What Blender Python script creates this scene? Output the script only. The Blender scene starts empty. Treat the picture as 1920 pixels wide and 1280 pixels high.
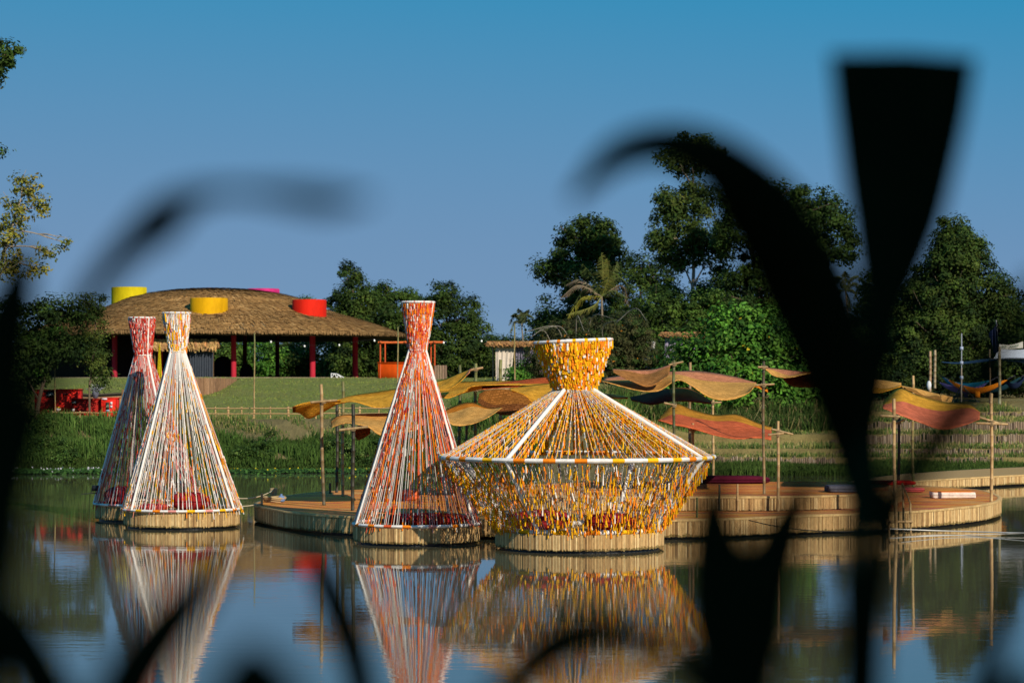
import bpy, math, random
import numpy as np
from mathutils import Vector

rng = np.random.default_rng(7)
random.seed(7)
S = bpy.context.scene
COL = S.collection

# ------------------------------------------------------------------ camera
F = 85.0 / 36.0 * 1920.0      # focal length in pixels of the 1920 wide photograph
H = 3.9                       # eye height above the water
YH = 720.0                    # pixel row of the horizon
cam_data = bpy.data.cameras.new('camera')
cam = bpy.data.objects.new('camera', cam_data)
COL.objects.link(cam)
cam.location = (0, 0, H)
cam.rotation_euler = (math.radians(90), 0, 0)
cam_data.lens = 85.0
cam_data.sensor_width = 36.0
cam_data.shift_y = (YH - 640.0) / 1920.0
cam_data.clip_start = 0.05
cam_data.clip_end = 5000
cam_data.dof.use_dof = True
cam_data.dof.focus_distance = 59.0
cam_data.dof.aperture_fstop = 2.4
S.camera = cam

# ------------------------------------------------------------------ light
SUN_EL = math.radians(27.0)
SUN_AZ = math.radians(31.0)   # the sun stands behind the camera, this far to its right
sx, sy, sz = math.sin(SUN_AZ) * math.cos(SUN_EL), -math.cos(SUN_AZ) * math.cos(SUN_EL), math.sin(SUN_EL)
world = bpy.data.worlds.new('World')
S.world = world
world.use_nodes = True
wn, wl = world.node_tree.nodes, world.node_tree.links
bg = wn['Background']
sky = wn.new('ShaderNodeTexSky')
sky.sky_type = 'NISHITA'
sky.sun_disc = False
sky.sun_elevation = SUN_EL
sky.sun_rotation = math.atan2(sx, sy)
sky.altitude = 0
sky.air_density = 1.0
sky.dust_density = 0.2
sky.ozone_density = 3.0
tcw = wn.new('ShaderNodeTexCoord')
mpw = wn.new('ShaderNodeMapping')
mpw.inputs['Location'].default_value = (0, 0, 0.10)
mpw.inputs['Scale'].default_value = (1, 1, 1.9)
wl.new(tcw.outputs['Generated'], mpw.inputs['Vector'])
wl.new(mpw.outputs['Vector'], sky.inputs['Vector'])
# film-like response of the deep blue afternoon sky, channel by channel
spw = wn.new('ShaderNodeSeparateColor')
cbw = wn.new('ShaderNodeCombineColor')
wl.new(sky.outputs[0], spw.inputs[0])
for ch, (gam, k) in enumerate(((2.71828, 0.165), (0.13, 0.294), (0.0, 0.437))):
    ma = wn.new('ShaderNodeMath')
    ma.operation = 'MULTIPLY'
    ma.inputs[1].default_value = 0.1
    wl.new(spw.outputs[ch], ma.inputs[0])
    mx0 = wn.new('ShaderNodeMath')
    mx0.operation = 'MAXIMUM'
    mx0.inputs[1].default_value = 0.02
    wl.new(ma.outputs[0], mx0.inputs[0])
    mb_ = wn.new('ShaderNodeMath')
    mb_.operation = 'POWER' if ch else 'LOGARITHM'
    mb_.inputs[1].default_value = gam
    wl.new(mx0.outputs[0], mb_.inputs[0])
    mc = wn.new('ShaderNodeMath')
    mc.operation = 'MULTIPLY_ADD'
    mc.inputs[1].default_value = k * 10
    mc.inputs[2].default_value = 0.0 if ch else 3.78
    wl.new(mb_.outputs[0], mc.inputs[0])
    if ch == 0:
        md_ = wn.new('ShaderNodeMath')
        md_.operation = 'MAXIMUM'
        md_.inputs[1].default_value = 0.3
        wl.new(mc.outputs[0], md_.inputs[0])
        ms_ = wn.new('ShaderNodeMath')
        ms_.operation = 'SMOOTH_MIN'
        ms_.inputs[1].default_value = 1.55
        ms_.inputs[2].default_value = 0.9
        wl.new(md_.outputs[0], ms_.inputs[0])
        mc = ms_
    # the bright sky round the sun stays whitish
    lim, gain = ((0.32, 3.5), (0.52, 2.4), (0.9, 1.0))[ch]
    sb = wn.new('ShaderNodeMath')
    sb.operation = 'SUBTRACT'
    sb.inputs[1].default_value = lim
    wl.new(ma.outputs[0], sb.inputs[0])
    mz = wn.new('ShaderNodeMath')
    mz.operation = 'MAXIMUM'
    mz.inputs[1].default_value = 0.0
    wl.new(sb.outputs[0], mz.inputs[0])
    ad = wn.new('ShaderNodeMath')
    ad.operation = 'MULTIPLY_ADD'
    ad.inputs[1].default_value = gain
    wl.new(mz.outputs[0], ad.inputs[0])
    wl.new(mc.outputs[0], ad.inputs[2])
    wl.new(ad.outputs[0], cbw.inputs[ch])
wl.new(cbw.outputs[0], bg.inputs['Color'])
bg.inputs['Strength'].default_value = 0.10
sun_data = bpy.data.lights.new('sun', 'SUN')
sun_data.energy = 5.0
sun_data.angle = math.radians(0.5)
sun_data.color = (1.0, 0.88, 0.70)
sun = bpy.data.objects.new('sun', sun_data)
COL.objects.link(sun)
sun.location = (20, -30, 30)
sun.rotation_euler = Vector((sx, sy, sz)).to_track_quat('Z', 'Y').to_euler()
S.view_settings.view_transform = 'Standard'
S.view_settings.look = 'None'
S.view_settings.exposure = 0.15
S.view_settings.gamma = 1.0
S.cycles.use_denoising = True
S.cycles.max_bounces = 8
S.cycles.transparent_max_bounces = 8
S.cycles.sample_clamp_indirect = 6.0


# ------------------------------------------------------------------ helpers
def P(px, py, Y):
    return np.array([(px - 960.0) / F * Y, Y, H - (py - YH) / F * Y])


def G(px, py, z=0.0):
    return P(px, py, F * (H - z) / (py - YH))


def PX(n, Y):
    return n * Y / F


class MB:
    """collects geometry with one colour per face"""

    def __init__(self):
        self.V, self.L, self.T, self.C, self.n = [], [], [], [], 0

    def add(self, V, Fs, C):
        V = np.asarray(V, float).reshape(-1, 3)
        Fs = np.asarray(Fs, int)
        if len(Fs) == 0:
            return
        C = np.asarray(C, float)
        if C.ndim == 1:
            C = np.repeat(C[None, :], len(Fs), 0)
        self.V.append(V)
        self.L.append((Fs + self.n).ravel())
        self.T.append(np.full(len(Fs), Fs.shape[1]))
        self.C.append(C)
        self.n += len(V)

    def tube(self, pts, rad, c, sides=6, caps=True):
        pts = np.asarray(pts, float)
        k = len(pts)
        rad = np.broadcast_to(np.asarray(rad, float), (k,))
        t = np.gradient(pts, axis=0)
        t /= np.linalg.norm(t, axis=1)[:, None] + 1e-9
        up = np.array([0.0, 0, 1]) if abs(t[k // 2][2]) < 0.8 else np.array([0.0, 1, 0])
        u = np.cross(t, up)
        u /= np.linalg.norm(u, axis=1)[:, None] + 1e-9
        v = np.cross(t, u)
        a = np.arange(sides) * 2 * math.pi / sides
        V = pts[:, None, :] + rad[:, None, None] * (np.cos(a)[None, :, None] * u[:, None, :] + np.sin(a)[None, :, None] * v[:, None, :])
        idx = np.arange(k * sides).reshape(k, sides)
        nx = np.roll(idx, -1, 1)
        Fs = np.stack([idx[:-1], idx[1:], nx[1:], nx[:-1]], -1).reshape(-1, 4)
        C = np.asarray(c, float)
        if C.ndim == 2:
            C = np.repeat(C[:k - 1], sides, 0)
        self.add(V, Fs, C)
        if caps:
            c0 = C if C.ndim == 1 else C[0]
            for ring in (V[0], V[-1]):
                self.add(np.vstack([ring, ring.mean(0)[None]]), [[i, (i + 1) % sides, sides] for i in range(sides)], c0)

    def tubes(self, A, B, r0, r1, C, sides=3):
        A, B = np.asarray(A, float), np.asarray(B, float)
        n = len(A)
        if n == 0:
            return
        t = B - A
        t /= np.linalg.norm(t, axis=1)[:, None] + 1e-9
        ref = np.where(np.abs(t[:, 2:3]) < 0.9, np.array([[0.0, 0, 1]]), np.array([[1.0, 0, 0]]))
        u = np.cross(t, ref)
        u /= np.linalg.norm(u, axis=1)[:, None] + 1e-9
        v = np.cross(t, u)
        a = np.arange(sides) * 2 * math.pi / sides + rng.uniform(0, 6.28, (n, 1))
        off = np.cos(a)[:, :, None] * u[:, None, :] + np.sin(a)[:, :, None] * v[:, None, :]
        r0 = np.broadcast_to(np.asarray(r0, float), (n,))[:, None, None]
        r1 = np.broadcast_to(np.asarray(r1, float), (n,))[:, None, None]
        V = np.concatenate([A[:, None, :] + off * r0, B[:, None, :] + off * r1], 1).reshape(-1, 3)
        b = (np.arange(n) * 2 * sides)[:, None]
        fs = []
        for i in range(sides):
            j = (i + 1) % sides
            fs.append(np.concatenate([b + i, b + j, b + sides + j, b + sides + i], 1))
        Fs = np.stack(fs, 1).reshape(-1, 4)
        C = np.repeat(np.asarray(C, float), sides, 0)
        self.add(V, Fs, C)

    def box(self, lo, hi, c):
        x0, y0, z0 = lo
        x1, y1, z1 = hi
        V = [(x0, y0, z0), (x1, y0, z0), (x1, y1, z0), (x0, y1, z0), (x0, y0, z1), (x1, y0, z1), (x1, y1, z1), (x0, y1, z1)]
        self.add(V, [(0, 3, 2, 1), (4, 5, 6, 7), (0, 1, 5, 4), (1, 2, 6, 5), (2, 3, 7, 6), (3, 0, 4, 7)], c)

    def grid(self, Vg, c):
        Vg = np.asarray(Vg, float)
        n, m = Vg.shape[:2]
        i = np.arange(n * m).reshape(n, m)
        Fs = np.stack([i[:-1, :-1], i[:-1, 1:], i[1:, 1:], i[1:, :-1]], -1).reshape(-1, 4)
        self.add(Vg.reshape(-1, 3), Fs, c)

    def lathe(self, prof, c, n=32, center=(0, 0, 0)):
        prof = np.asarray(prof, float)
        a = np.arange(n + 1) * 2 * math.pi / n
        V = np.stack([prof[:, 0][:, None] * np.cos(a), prof[:, 0][:, None] * np.sin(a), np.repeat(prof[:, 1][:, None], n + 1, 1)], -1) + np.asarray(center)
        self.grid(V, c)

    def mesh(self, name, off=(0, 0, 0), smooth=False):
        me = bpy.data.meshes.new(name)
        V = np.concatenate(self.V) - np.asarray(off, float)
        L = np.concatenate(self.L)
        T = np.concatenate(self.T)
        C = np.concatenate(self.C)
        me.vertices.add(len(V))
        me.vertices.foreach_set('co', V.astype(np.float32).ravel())
        me.loops.add(len(L))
        me.loops.foreach_set('vertex_index', L.astype(np.int32))
        me.polygons.add(len(T))
        st = np.concatenate([[0], np.cumsum(T)[:-1]])
        me.polygons.foreach_set('loop_start', st.astype(np.int32))
        me.update(calc_edges=True)
        at = me.color_attributes.new('Col', 'FLOAT_COLOR', 'CORNER')
        cc = np.repeat(np.concatenate([C[:, :3], np.ones((len(C), 1))], 1), T, 0)
        at.data.foreach_set('color', cc.astype(np.float32).ravel())
        if smooth:
            me.polygons.foreach_set('use_smooth', np.ones(len(T), bool))
        me.validate()
        return me

    def obj(self, name, mat, parent=None, base=None, smooth=False):
        off = np.zeros(3)
        if parent is not None:
            off = ORG[parent.name]
        elif base is not None:
            off = np.asarray(base, float)
        me = self.mesh(name, off, smooth)
        o = bpy.data.objects.new(name, me)
        COL.objects.link(o)
        if parent is not None:
            o.parent = parent
        else:
            o.location = off
        ORG[o.name] = off
        me.materials.append(mat)
        return o


ORG = {}


def tag(o, label=None, cat=None, group=None, kind=None):
    if label:
        assert 4 <= len(label.split()) <= 16, label
        o['label'] = label
    if cat:
        o['category'] = cat
    if group:
        o['group'] = group
    if kind:
        o['kind'] = kind
    return o


def thing(name, base, label, cat, group=None):
    o = bpy.data.objects.new(name, None)
    COL.objects.link(o)
    o.location = base
    o.empty_display_size = 0.2
    ORG[o.name] = np.asarray(base, float)
    return tag(o, label, cat, group)


def catmull(pts, n):
    p = np.asarray(pts, float)
    if len(p) == 2:
        t = np.linspace(0, 1, n)[:, None]
        return p[0] * (1 - t) + p[1] * t
    q = np.vstack([2 * p[0] - p[1], p, 2 * p[-1] - p[-2]])
    k = len(p) - 1
    out = []
    for s in np.linspace(0, k, n):
        i = min(int(s), k - 1)
        t = s - i
        a, b, c, d = q[i], q[i + 1], q[i + 2], q[i + 3]
        out.append(0.5 * (2 * b + (c - a) * t + (2 * a - 5 * b + 4 * c - d) * t * t + (3 * b - a - 3 * c + d) * t ** 3))
    return np.array(out)


def catmull_px(pts, n):
    """centripetal spline through unevenly spaced points"""
    p = np.asarray(pts, float)
    q = np.vstack([2 * p[0] - p[1], p, 2 * p[-1] - p[-2]])
    dt = np.maximum(np.linalg.norm(np.diff(q[:, :2], axis=0), axis=1), 1e-3) ** 0.5
    t = np.concatenate([[0], np.cumsum(dt)])
    out = []
    for s_ in np.linspace(t[1], t[-2] - 1e-6, n):
        i = int(np.clip(np.searchsorted(t, s_, 'right') - 1, 1, len(q) - 3))
        L = lambda a, b, ta, tb: a + (b - a) * (s_ - ta) / (tb - ta)
        a1 = L(q[i - 1], q[i], t[i - 1], t[i])
        a2 = L(q[i], q[i + 1], t[i], t[i + 1])
        a3 = L(q[i + 1], q[i + 2], t[i + 1], t[i + 2])
        b1 = L(a1, a2, t[i - 1], t[i + 1])
        b2 = L(a2, a3, t[i], t[i + 2])
        out.append(L(b1, b2, t[i], t[i + 1]))
    return np.array(out)


def sstep(a, b, x):
    t = np.clip((np.asarray(x, float) - a) / (b - a), 0, 1)
    return t * t * (3 - 2 * t)


def jit(c, n, amt=0.2, hue=0.05):
    c = np.asarray(c, float)
    k = rng.uniform(1 - amt, 1 + amt, (n, 1))
    return np.clip(c[None] * k * (1 + rng.normal(0, hue, (n, 3))), 0.002, 0.95)


def pick(pal, w, n, amt=0.12):
    pal = np.asarray(pal, float)
    i = rng.choice(len(pal), n, p=np.asarray(w, float) / np.sum(w))
    return np.clip(pal[i] * rng.uniform(1 - amt, 1 + amt, (n, 1)), 0.002, 0.95)


# ------------------------------------------------------------------ materials
def mat_vc(name, rough=0.85, noise=0.0, nscale=8.0, nstretch=(1, 1, 1), bump=0.0, trans=0.0, spec=0.3):
    m = bpy.data.materials.new(name)
    m.use_nodes = True
    n, l = m.node_tree.nodes, m.node_tree.links
    b = n['Principled BSDF']
    out = n['Material Output']
    b.inputs['Roughness'].default_value = rough
    b.inputs['Specular IOR Level'].default_value = spec
    a = n.new('ShaderNodeAttribute')
    a.attribute_name = 'Col'
    col = a.outputs['Color']
    if noise > 0 or bump > 0:
        tc = n.new('ShaderNodeTexCoord')
        mp = n.new('ShaderNodeMapping')
        mp.inputs['Scale'].default_value = nstretch
        nz = n.new('ShaderNodeTexNoise')
        nz.inputs['Scale'].default_value = nscale
        nz.inputs['Detail'].default_value = 6
        nz.inputs['Roughness'].default_value = 0.65
        l.new(tc.outputs['Object'], mp.inputs['Vector'])
        l.new(mp.outputs['Vector'], nz.inputs['Vector'])
        if noise > 0:
            mr = n.new('ShaderNodeMapRange')
            mr.inputs['From Min'].default_value = 0.3
            mr.inputs['From Max'].default_value = 0.7
            mr.inputs['To Min'].default_value = 1 - noise
            mr.inputs['To Max'].default_value = 1 + noise * 0.6
            l.new(nz.outputs['Fac'], mr.inputs['Value'])
            mx = n.new('ShaderNodeVectorMath')
            mx.operation = 'SCALE'
            l.new(col, mx.inputs[0])
            l.new(mr.outputs['Result'], mx.inputs['Scale'])
            col = mx.outputs['Vector']
        if bump > 0:
            bp = n.new('ShaderNodeBump')
            bp.inputs['Strength'].default_value = 0.8
            bp.inputs['Distance'].default_value = bump
            l.new(nz.outputs['Fac'], bp.inputs['Height'])
            l.new(bp.outputs['Normal'], b.inputs['Normal'])
    l.new(col, b.inputs['Base Color'])
    if trans > 0:
        tr = n.new('ShaderNodeBsdfTranslucent')
        ms = n.new('ShaderNodeMixShader')
        ms.inputs['Fac'].default_value = trans
        l.new(col, tr.inputs['Color'])
        l.new(b.outputs[0], ms.inputs[1])
        l.new(tr.outputs[0], ms.inputs[2])
        l.new(ms.outputs[0], out.inputs['Surface'])
    return m


M_LEAF = mat_vc('leaf', 0.7, trans=0.22, spec=0.12)
M_GRASS = mat_vc('grass_blade', 0.8, trans=0.2, spec=0.08)
M_BARK = mat_vc('bark', 0.95, noise=0.35, nscale=3, nstretch=(3, 3, 0.6), bump=0.03)
M_BAMBOO = mat_vc('bamboo', 0.55, noise=0.25, nscale=5, nstretch=(3, 3, 1), spec=0.35)
M_SLAT = mat_vc('split_bamboo', 0.85, noise=0.3, nscale=9, nstretch=(2, 2, 0.8), bump=0.004, spec=0.1)
M_LOG = mat_vc('weathered_log', 0.95, noise=0.4, nscale=6, nstretch=(2, 2, 0.5), bump=0.01)
M_YARN = mat_vc('cotton_yarn', 0.95, noise=0.12, nscale=30, trans=0.12, spec=0.1)
M_ROPE = mat_vc('wrapped_rope', 0.95, noise=0.2, nscale=30, nstretch=(1, 1, 1), bump=0.006, spec=0.1)
M_CLOTH = mat_vc('cloth', 0.95, noise=0.15, nscale=4, spec=0.1, trans=0.1)
M_CUSH = mat_vc('cushion_cloth', 0.95, noise=0.25, nscale=9, bump=0.02, spec=0.03)
M_PAINT = mat_vc('painted_board', 0.75, noise=0.28, nscale=1.3, nstretch=(1, 1, 0.4), bump=0.012, spec=0.08)
M_THATCH = mat_vc('thatch', 1.0, noise=0.45, nscale=2.2, nstretch=(0.5, 0.5, 3), bump=0.05, spec=0.05)
M_DARK = mat_vc('dark_metal', 0.5, noise=0.1, nscale=5, spec=0.4)
M_WOOD = mat_vc('plank', 0.85, noise=0.35, nscale=4, nstretch=(3, 3, 0.5), bump=0.006)


def mat_ground():
    m = mat_vc('ground', 1.0, spec=0.05)
    n, l = m.node_tree.nodes, m.node_tree.links
    b = n['Principled BSDF']
    a = n['Attribute']
    tc = n.new('ShaderNodeTexCoord')
    mp = n.new('ShaderNodeMapping')
    mp.inputs['Scale'].default_value = (1, 0.35, 1)
    l.new(tc.outputs['Object'], mp.inputs['Vector'])
    fac = []
    for sc, lo, hi in ((0.22, 0.35, 0.7), (2.5, 0.3, 0.75)):
        z = n.new('ShaderNodeTexNoise')
        z.inputs['Scale'].default_value = sc
        z.inputs['Detail'].default_value = 8
        z.inputs['Roughness'].default_value = 0.7
        l.new(mp.outputs['Vector'], z.inputs['Vector'])
        r = n.new('ShaderNodeMapRange')
        r.inputs['From Min'].default_value = lo
        r.inputs['From Max'].default_value = hi
        l.new(z.outputs['Fac'], r.inputs['Value'])
        fac.append(r.outputs['Result'])
    dry = n.new('ShaderNodeMix')
    dry.data_type = 'RGBA'
    dry.inputs['B'].default_value = (0.20, 0.155, 0.065, 1)
    q = n.new('ShaderNodeMath')
    q.operation = 'MULTIPLY'
    q.inputs[1].default_value = 0.62
    l.new(fac[0], q.inputs[0])
    l.new(q.outputs[0], dry.inputs['Factor'])
    l.new(a.outputs['Color'], dry.inputs['A'])
    mr = n.new('ShaderNodeMapRange')
    mr.inputs['To Min'].default_value = 0.7
    mr.inputs['To Max'].default_value = 1.2
    l.new(fac[1], mr.inputs['Value'])
    sc = n.new('ShaderNodeVectorMath')
    sc.operation = 'SCALE'
    l.new(dry.outputs['Result'], sc.inputs[0])
    l.new(mr.outputs['Result'], sc.inputs['Scale'])
    l.new(sc.outputs['Vector'], b.inputs['Base Color'])
    bp = n.new('ShaderNodeBump')
    bp.inputs['Distance'].default_value = 0.08
    l.new(fac[1], bp.inputs['Height'])
    l.new(bp.outputs['Normal'], b.inputs['Normal'])
    return m


def mat_water():
    m = bpy.data.materials.new('pond_water')
    m.use_nodes = True
    n, l = m.node_tree.nodes, m.node_tree.links
    b = n['Principled BSDF']
    b.inputs['Base Color'].default_value = (0.088, 0.080, 0.046, 1)
    b.inputs['Roughness'].default_value = 0.025
    b.inputs['IOR'].default_value = 1.40
    tc = n.new('ShaderNodeTexCoord')
    prev = None
    for sc, dist, st in (((0.8, 2.4, 1), 0.0022, 1.0), ((3.2, 8.0, 1), 0.00075, 1.0), ((0.10, 0.22, 1), 0.003, 1.0)):
        mp = n.new('ShaderNodeMapping')
        mp.inputs['Scale'].default_value = sc
        l.new(tc.outputs['Object'], mp.inputs['Vector'])
        z = n.new('ShaderNodeTexNoise')
        z.inputs['Scale'].default_value = 1.0
        z.inputs['Detail'].default_value = 3
        z.inputs['Distortion'].default_value = 0.4
        l.new(mp.outputs['Vector'], z.inputs['Vector'])
        bp = n.new('ShaderNodeBump')
        bp.inputs['Strength'].default_value = st
        bp.inputs['Distance'].default_value = dist
        hgt = z.outputs['Fac']
        if sc[0] != 0.10:
            w = n.new('ShaderNodeTexNoise')
            w.inputs['Scale'].default_value = 0.11
            w.inputs['Detail'].default_value = 2
            l.new(tc.outputs['Object'], w.inputs['Vector'])
            mr = n.new('ShaderNodeMapRange')
            mr.inputs['From Min'].default_value = 0.42
            mr.inputs['From Max'].default_value = 0.62
            mr.inputs['To Min'].default_value = 0.35
            mr.inputs['To Max'].default_value = 1.3
            l.new(w.outputs['Fac'], mr.inputs['Value'])
            mu = n.new('ShaderNodeMath')
            mu.operation = 'MULTIPLY'
            l.new(hgt, mu.inputs[0])
            l.new(mr.outputs['Result'], mu.inputs[1])
            hgt = mu.outputs[0]
        l.new(hgt, bp.inputs['Height'])
        if prev is not None:
            l.new(prev.outputs['Normal'], bp.inputs['Normal'])
        prev = bp
    l.new(prev.outputs['Normal'], b.inputs['Normal'])
    return m


def mat_weave(name, c1, c2, split, axis=1, slope=0.0):
    """woven straw: two dyed colours that meet along a line of the sheet"""
    m = bpy.data.materials.new(name)
    m.use_nodes = True
    n, l = m.node_tree.nodes, m.node_tree.links
    b = n['Principled BSDF']
    out = n['Material Output']
    b.inputs['Roughness'].default_value = 0.9
    b.inputs['Specular IOR Level'].default_value = 0.03
    uv = n.new('ShaderNodeUVMap')
    uv.uv_map = 'UVMap'
    sep = n.new('ShaderNodeSeparateXYZ')
    l.new(uv.outputs[0], sep.inputs[0])
    # colour boundary
    a = n.new('ShaderNodeMath')
    a.operation = 'MULTIPLY_ADD'
    a.inputs[1].default_value = slope
    l.new(sep.outputs[1 - axis], a.inputs[0])
    l.new(sep.outputs[axis], a.inputs[2])
    st = n.new('ShaderNodeMath')
    st.operation = 'GREATER_THAN'
    st.inputs[1].default_value = split
    l.new(a.outputs[0], st.inputs[0])
    mix = n.new('ShaderNodeMix')
    mix.data_type = 'RGBA'
    mix.inputs['A'].default_value = (*c1, 1)
    mix.inputs['B'].default_value = (*c2, 1)
    l.new(st.outputs[0], mix.inputs['Factor'])
    # weave
    br = n.new('ShaderNodeTexBrick')
    br.inputs['Scale'].default_value = 1.0
    br.inputs['Color1'].default_value = (1.15, 1.15, 1.15, 1)
    br.inputs['Color2'].default_value = (0.62, 0.60, 0.55, 1)
    br.inputs['Mortar'].default_value = (0.55, 0.53, 0.48, 1)
    br.inputs['Mortar Size'].default_value = 0.06
    br.inputs['Brick Width'].default_value = 0.6
    br.inputs['Row Height'].default_value = 0.35
    mp = n.new('ShaderNodeMapping')
    mp.inputs['Scale'].default_value = (26, 26, 1)
    mp.inputs['Rotation'].default_value = (0, 0, 0.25)
    l.new(uv.outputs[0], mp.inputs['Vector'])
    l.new(mp.outputs[0], br.inputs['Vector'])
    nz = n.new('ShaderNodeTexNoise')
    nz.inputs['Scale'].default_value = 7
    nz.inputs['Detail'].default_value = 5
    l.new(uv.outputs[0], nz.inputs['Vector'])
    mr = n.new('ShaderNodeMapRange')
    mr.inputs['From Min'].default_value = 0.3
    mr.inputs['From Max'].default_value = 0.7
    mr.inputs['To Min'].default_value = 0.8
    mr.inputs['To Max'].default_value = 1.15
    l.new(nz.outputs['Fac'], mr.inputs['Value'])
    m1 = n.new('ShaderNodeVectorMath')
    m1.operation = 'MULTIPLY'
    l.new(mix.outputs['Result'], m1.inputs[0])
    l.new(br.outputs['Color'], m1.inputs[1])
    m2 = n.new('ShaderNodeVectorMath')
    m2.operation = 'SCALE'
    l.new(m1.outputs[0], m2.inputs[0])
    l.new(mr.outputs['Result'], m2.inputs['Scale'])
    l.new(m2.outputs[0], b.inputs['Base Color'])
    bp = n.new('ShaderNodeBump')
    bp.inputs['Distance'].default_value = 0.01
    l.new(br.outputs['Color'], bp.inputs['Height'])
    l.new(bp.outputs['Normal'], b.inputs['Normal'])
    tr = n.new('ShaderNodeBsdfTranslucent')
    l.new(m2.outputs[0], tr.inputs['Color'])
    ms = n.new('ShaderNodeMixShader')
    ms.inputs['Fac'].default_value = 0.15
    l.new(b.outputs[0], ms.inputs[1])
    l.new(tr.outputs[0], ms.inputs[2])
    l.new(ms.outputs[0], out.inputs['Surface'])
    return m


def mat_deckmat():
    m = bpy.data.materials.new('striped_deck_mat')
    m.use_nodes = True
    n, l = m.node_tree.nodes, m.node_tree.links
    b = n['Principled BSDF']
    b.inputs['Roughness'].default_value = 0.95
    b.inputs['Specular IOR Level'].default_value = 0.02
    tc = n.new('ShaderNodeTexCoord')
    mp = n.new('ShaderNodeMapping')
    mp.inputs['Scale'].default_value = (0.035, 0.55, 1)
    l.new(tc.outputs['Object'], mp.inputs['Vector'])
    nz = n.new('ShaderNodeTexNoise')
    nz.inputs['Scale'].default_value = 1.0
    nz.inputs['Detail'].default_value = 4
    nz.inputs['Roughness'].default_value = 0.7
    nz.inputs['Distortion'].default_value = 0.3
    l.new(mp.outputs[0], nz.inputs['Vector'])
    cr = n.new('ShaderNodeValToRGB')
    e = cr.color_ramp
    e.interpolation = 'CONSTANT'
    cols = [(0.30, (0.46, 0.18, 0.05)), (0.36, (0.60, 0.24, 0.03)), (0.395, (0.48, 0.27, 0.08)), (0.42, (0.36, 0.035, 0.06)), (0.44, (0.64, 0.30, 0.05)), (0.465, (0.55, 0.14, 0.05)),
            (0.49, (0.56, 0.33, 0.11)), (0.515, (0.50, 0.17, 0.06)), (0.535, (0.26, 0.10, 0.055)), (0.555, (0.60, 0.27, 0.04)), (0.585, (0.48, 0.09, 0.05)), (0.61, (0.58, 0.34, 0.10)), (0.64, (0.34, 0.03, 0.06)), (0.67, (0.55, 0.23, 0.06))]
    e.elements[0].position, e.elements[0].color = cols[0][0], (*cols[0][1], 1)
    e.elements[1].position, e.elements[1].color = cols[1][0], (*cols[1][1], 1)
    for p, c in cols[2:]:
        k = e.elements.new(p)
        k.color = (*c, 1)
    l.new(nz.outputs['Fac'], cr.inputs['Fac'])
    l.new(cr.outputs['Color'], b.inputs['Base Color'])
    return m


M_GROUND, M_WATER, M_DECK = mat_ground(), mat_water(), mat_deckmat()

# ------------------------------------------------------------------ ground and water
TERR = [(108.0, 0.16, 0.64), (111.6, 0.63, 0.92), (116.0, 1.02, 1.50), (121.0, 1.58, 2.02), (127.5, 2.15, 2.45)]   # depth, foot, top of each terrace wall


def shore(X):
    return 107.2 - 4.2 * sstep(-1, 6, X) + 0.5 * np.sin(X * 0.7) + 0.3 * np.sin(X * 1.9)


def zt(X, Y):
    X, Y = np.asarray(X, float), np.asarray(Y, float)
    d = Y - shore(X)
    left = np.interp(d, [-4, 0, 1.5, 6, 58, 90, 300, 1500], [-1.5, 0.0, 0.55, 2.25, 4.33, 4.4, 4.6, 5])
    left = left + 0.10 * np.sin(X * 0.35 + Y * 0.06) * sstep(6, 20, d) * (1 - sstep(40, 56, d))
    xs, zs = [95, 103, 105.5], [-1.5, 0.0, 0.15]
    for y, a, b in TERR:
        xs += [y - 0.02, y + 0.02]
        zs += [a, b]
    xs += [133, 150, 200, 300, 1500]
    zs += [2.85, 3.1, 3.7, 4.2, 5]
    right = np.interp(Y, xs, zs)
    w = sstep(4.0, 9.0, X - (Y - 105) * 0.02)
    far = left * (1 - w) + right * w
    near = np.interp(Y, [-80, -10, 4, 11], [3.2, 2.5, 2.3, -1.5])
    return np.where(Y < 60, near, far)


xs = np.unique(np.concatenate([np.linspace(-900, -60, 22), np.linspace(-60, 60, 161), np.linspace(60, 900, 22)]))
ys = [np.linspace(-80, 95, 50), np.linspace(95, 135, 81), np.linspace(135, 230, 60), np.linspace(230, 1800, 30)]
for y, a, b in TERR:
    ys.append(np.array([y - 0.02, y + 0.02]))
ys = np.unique(np.concatenate(ys))
XX, YY = np.meshgrid(xs, ys, indexing='ij')
ZZ = zt(XX, YY)
g = MB()
xc, yc = (XX[:-1, :-1] + XX[1:, 1:]) / 2, (YY[:-1, :-1] + YY[1:, 1:]) / 2
w = sstep(4, 9, xc)[..., None]
d = (yc - shore(xc))[..., None]
lawn = np.array([0.188, 0.222, 0.050])
rough = np.array([0.155, 0.130, 0.060])
terr = np.array([0.20, 0.165, 0.065])
mud = np.array([0.05, 0.045, 0.025])
C = np.where(d < 0, mud, np.where(d < 6.5, rough, lawn)) * (1 - w) + np.where(yc[..., None] < 103, mud, terr) * w
C = np.where(yc[..., None] < 60, np.array([0.05, 0.05, 0.02]), C)
C = np.where(yc[..., None] > 200, np.array([0.06, 0.08, 0.025]), C)
n0, m0 = XX.shape
i = np.arange(n0 * m0).reshape(n0, m0)
Fs = np.stack([i[:-1, :-1], i[1:, :-1], i[1:, 1:], i[:-1, 1:]], -1).reshape(-1, 4)
g.add(np.stack([XX, YY, ZZ], -1), Fs, C.reshape(-1, 3))
tag(g.obj('ground', M_GROUND), kind='structure')
wq = MB()
wq.add([(-700, 2, 0), (700, 2, 0), (700, 125, 0), (-700, 125, 0)], [(0, 1, 2, 3)], (0.03, 0.03, 0.02))
tag(wq.obj('water', M_WATER), kind='structure')


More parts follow.
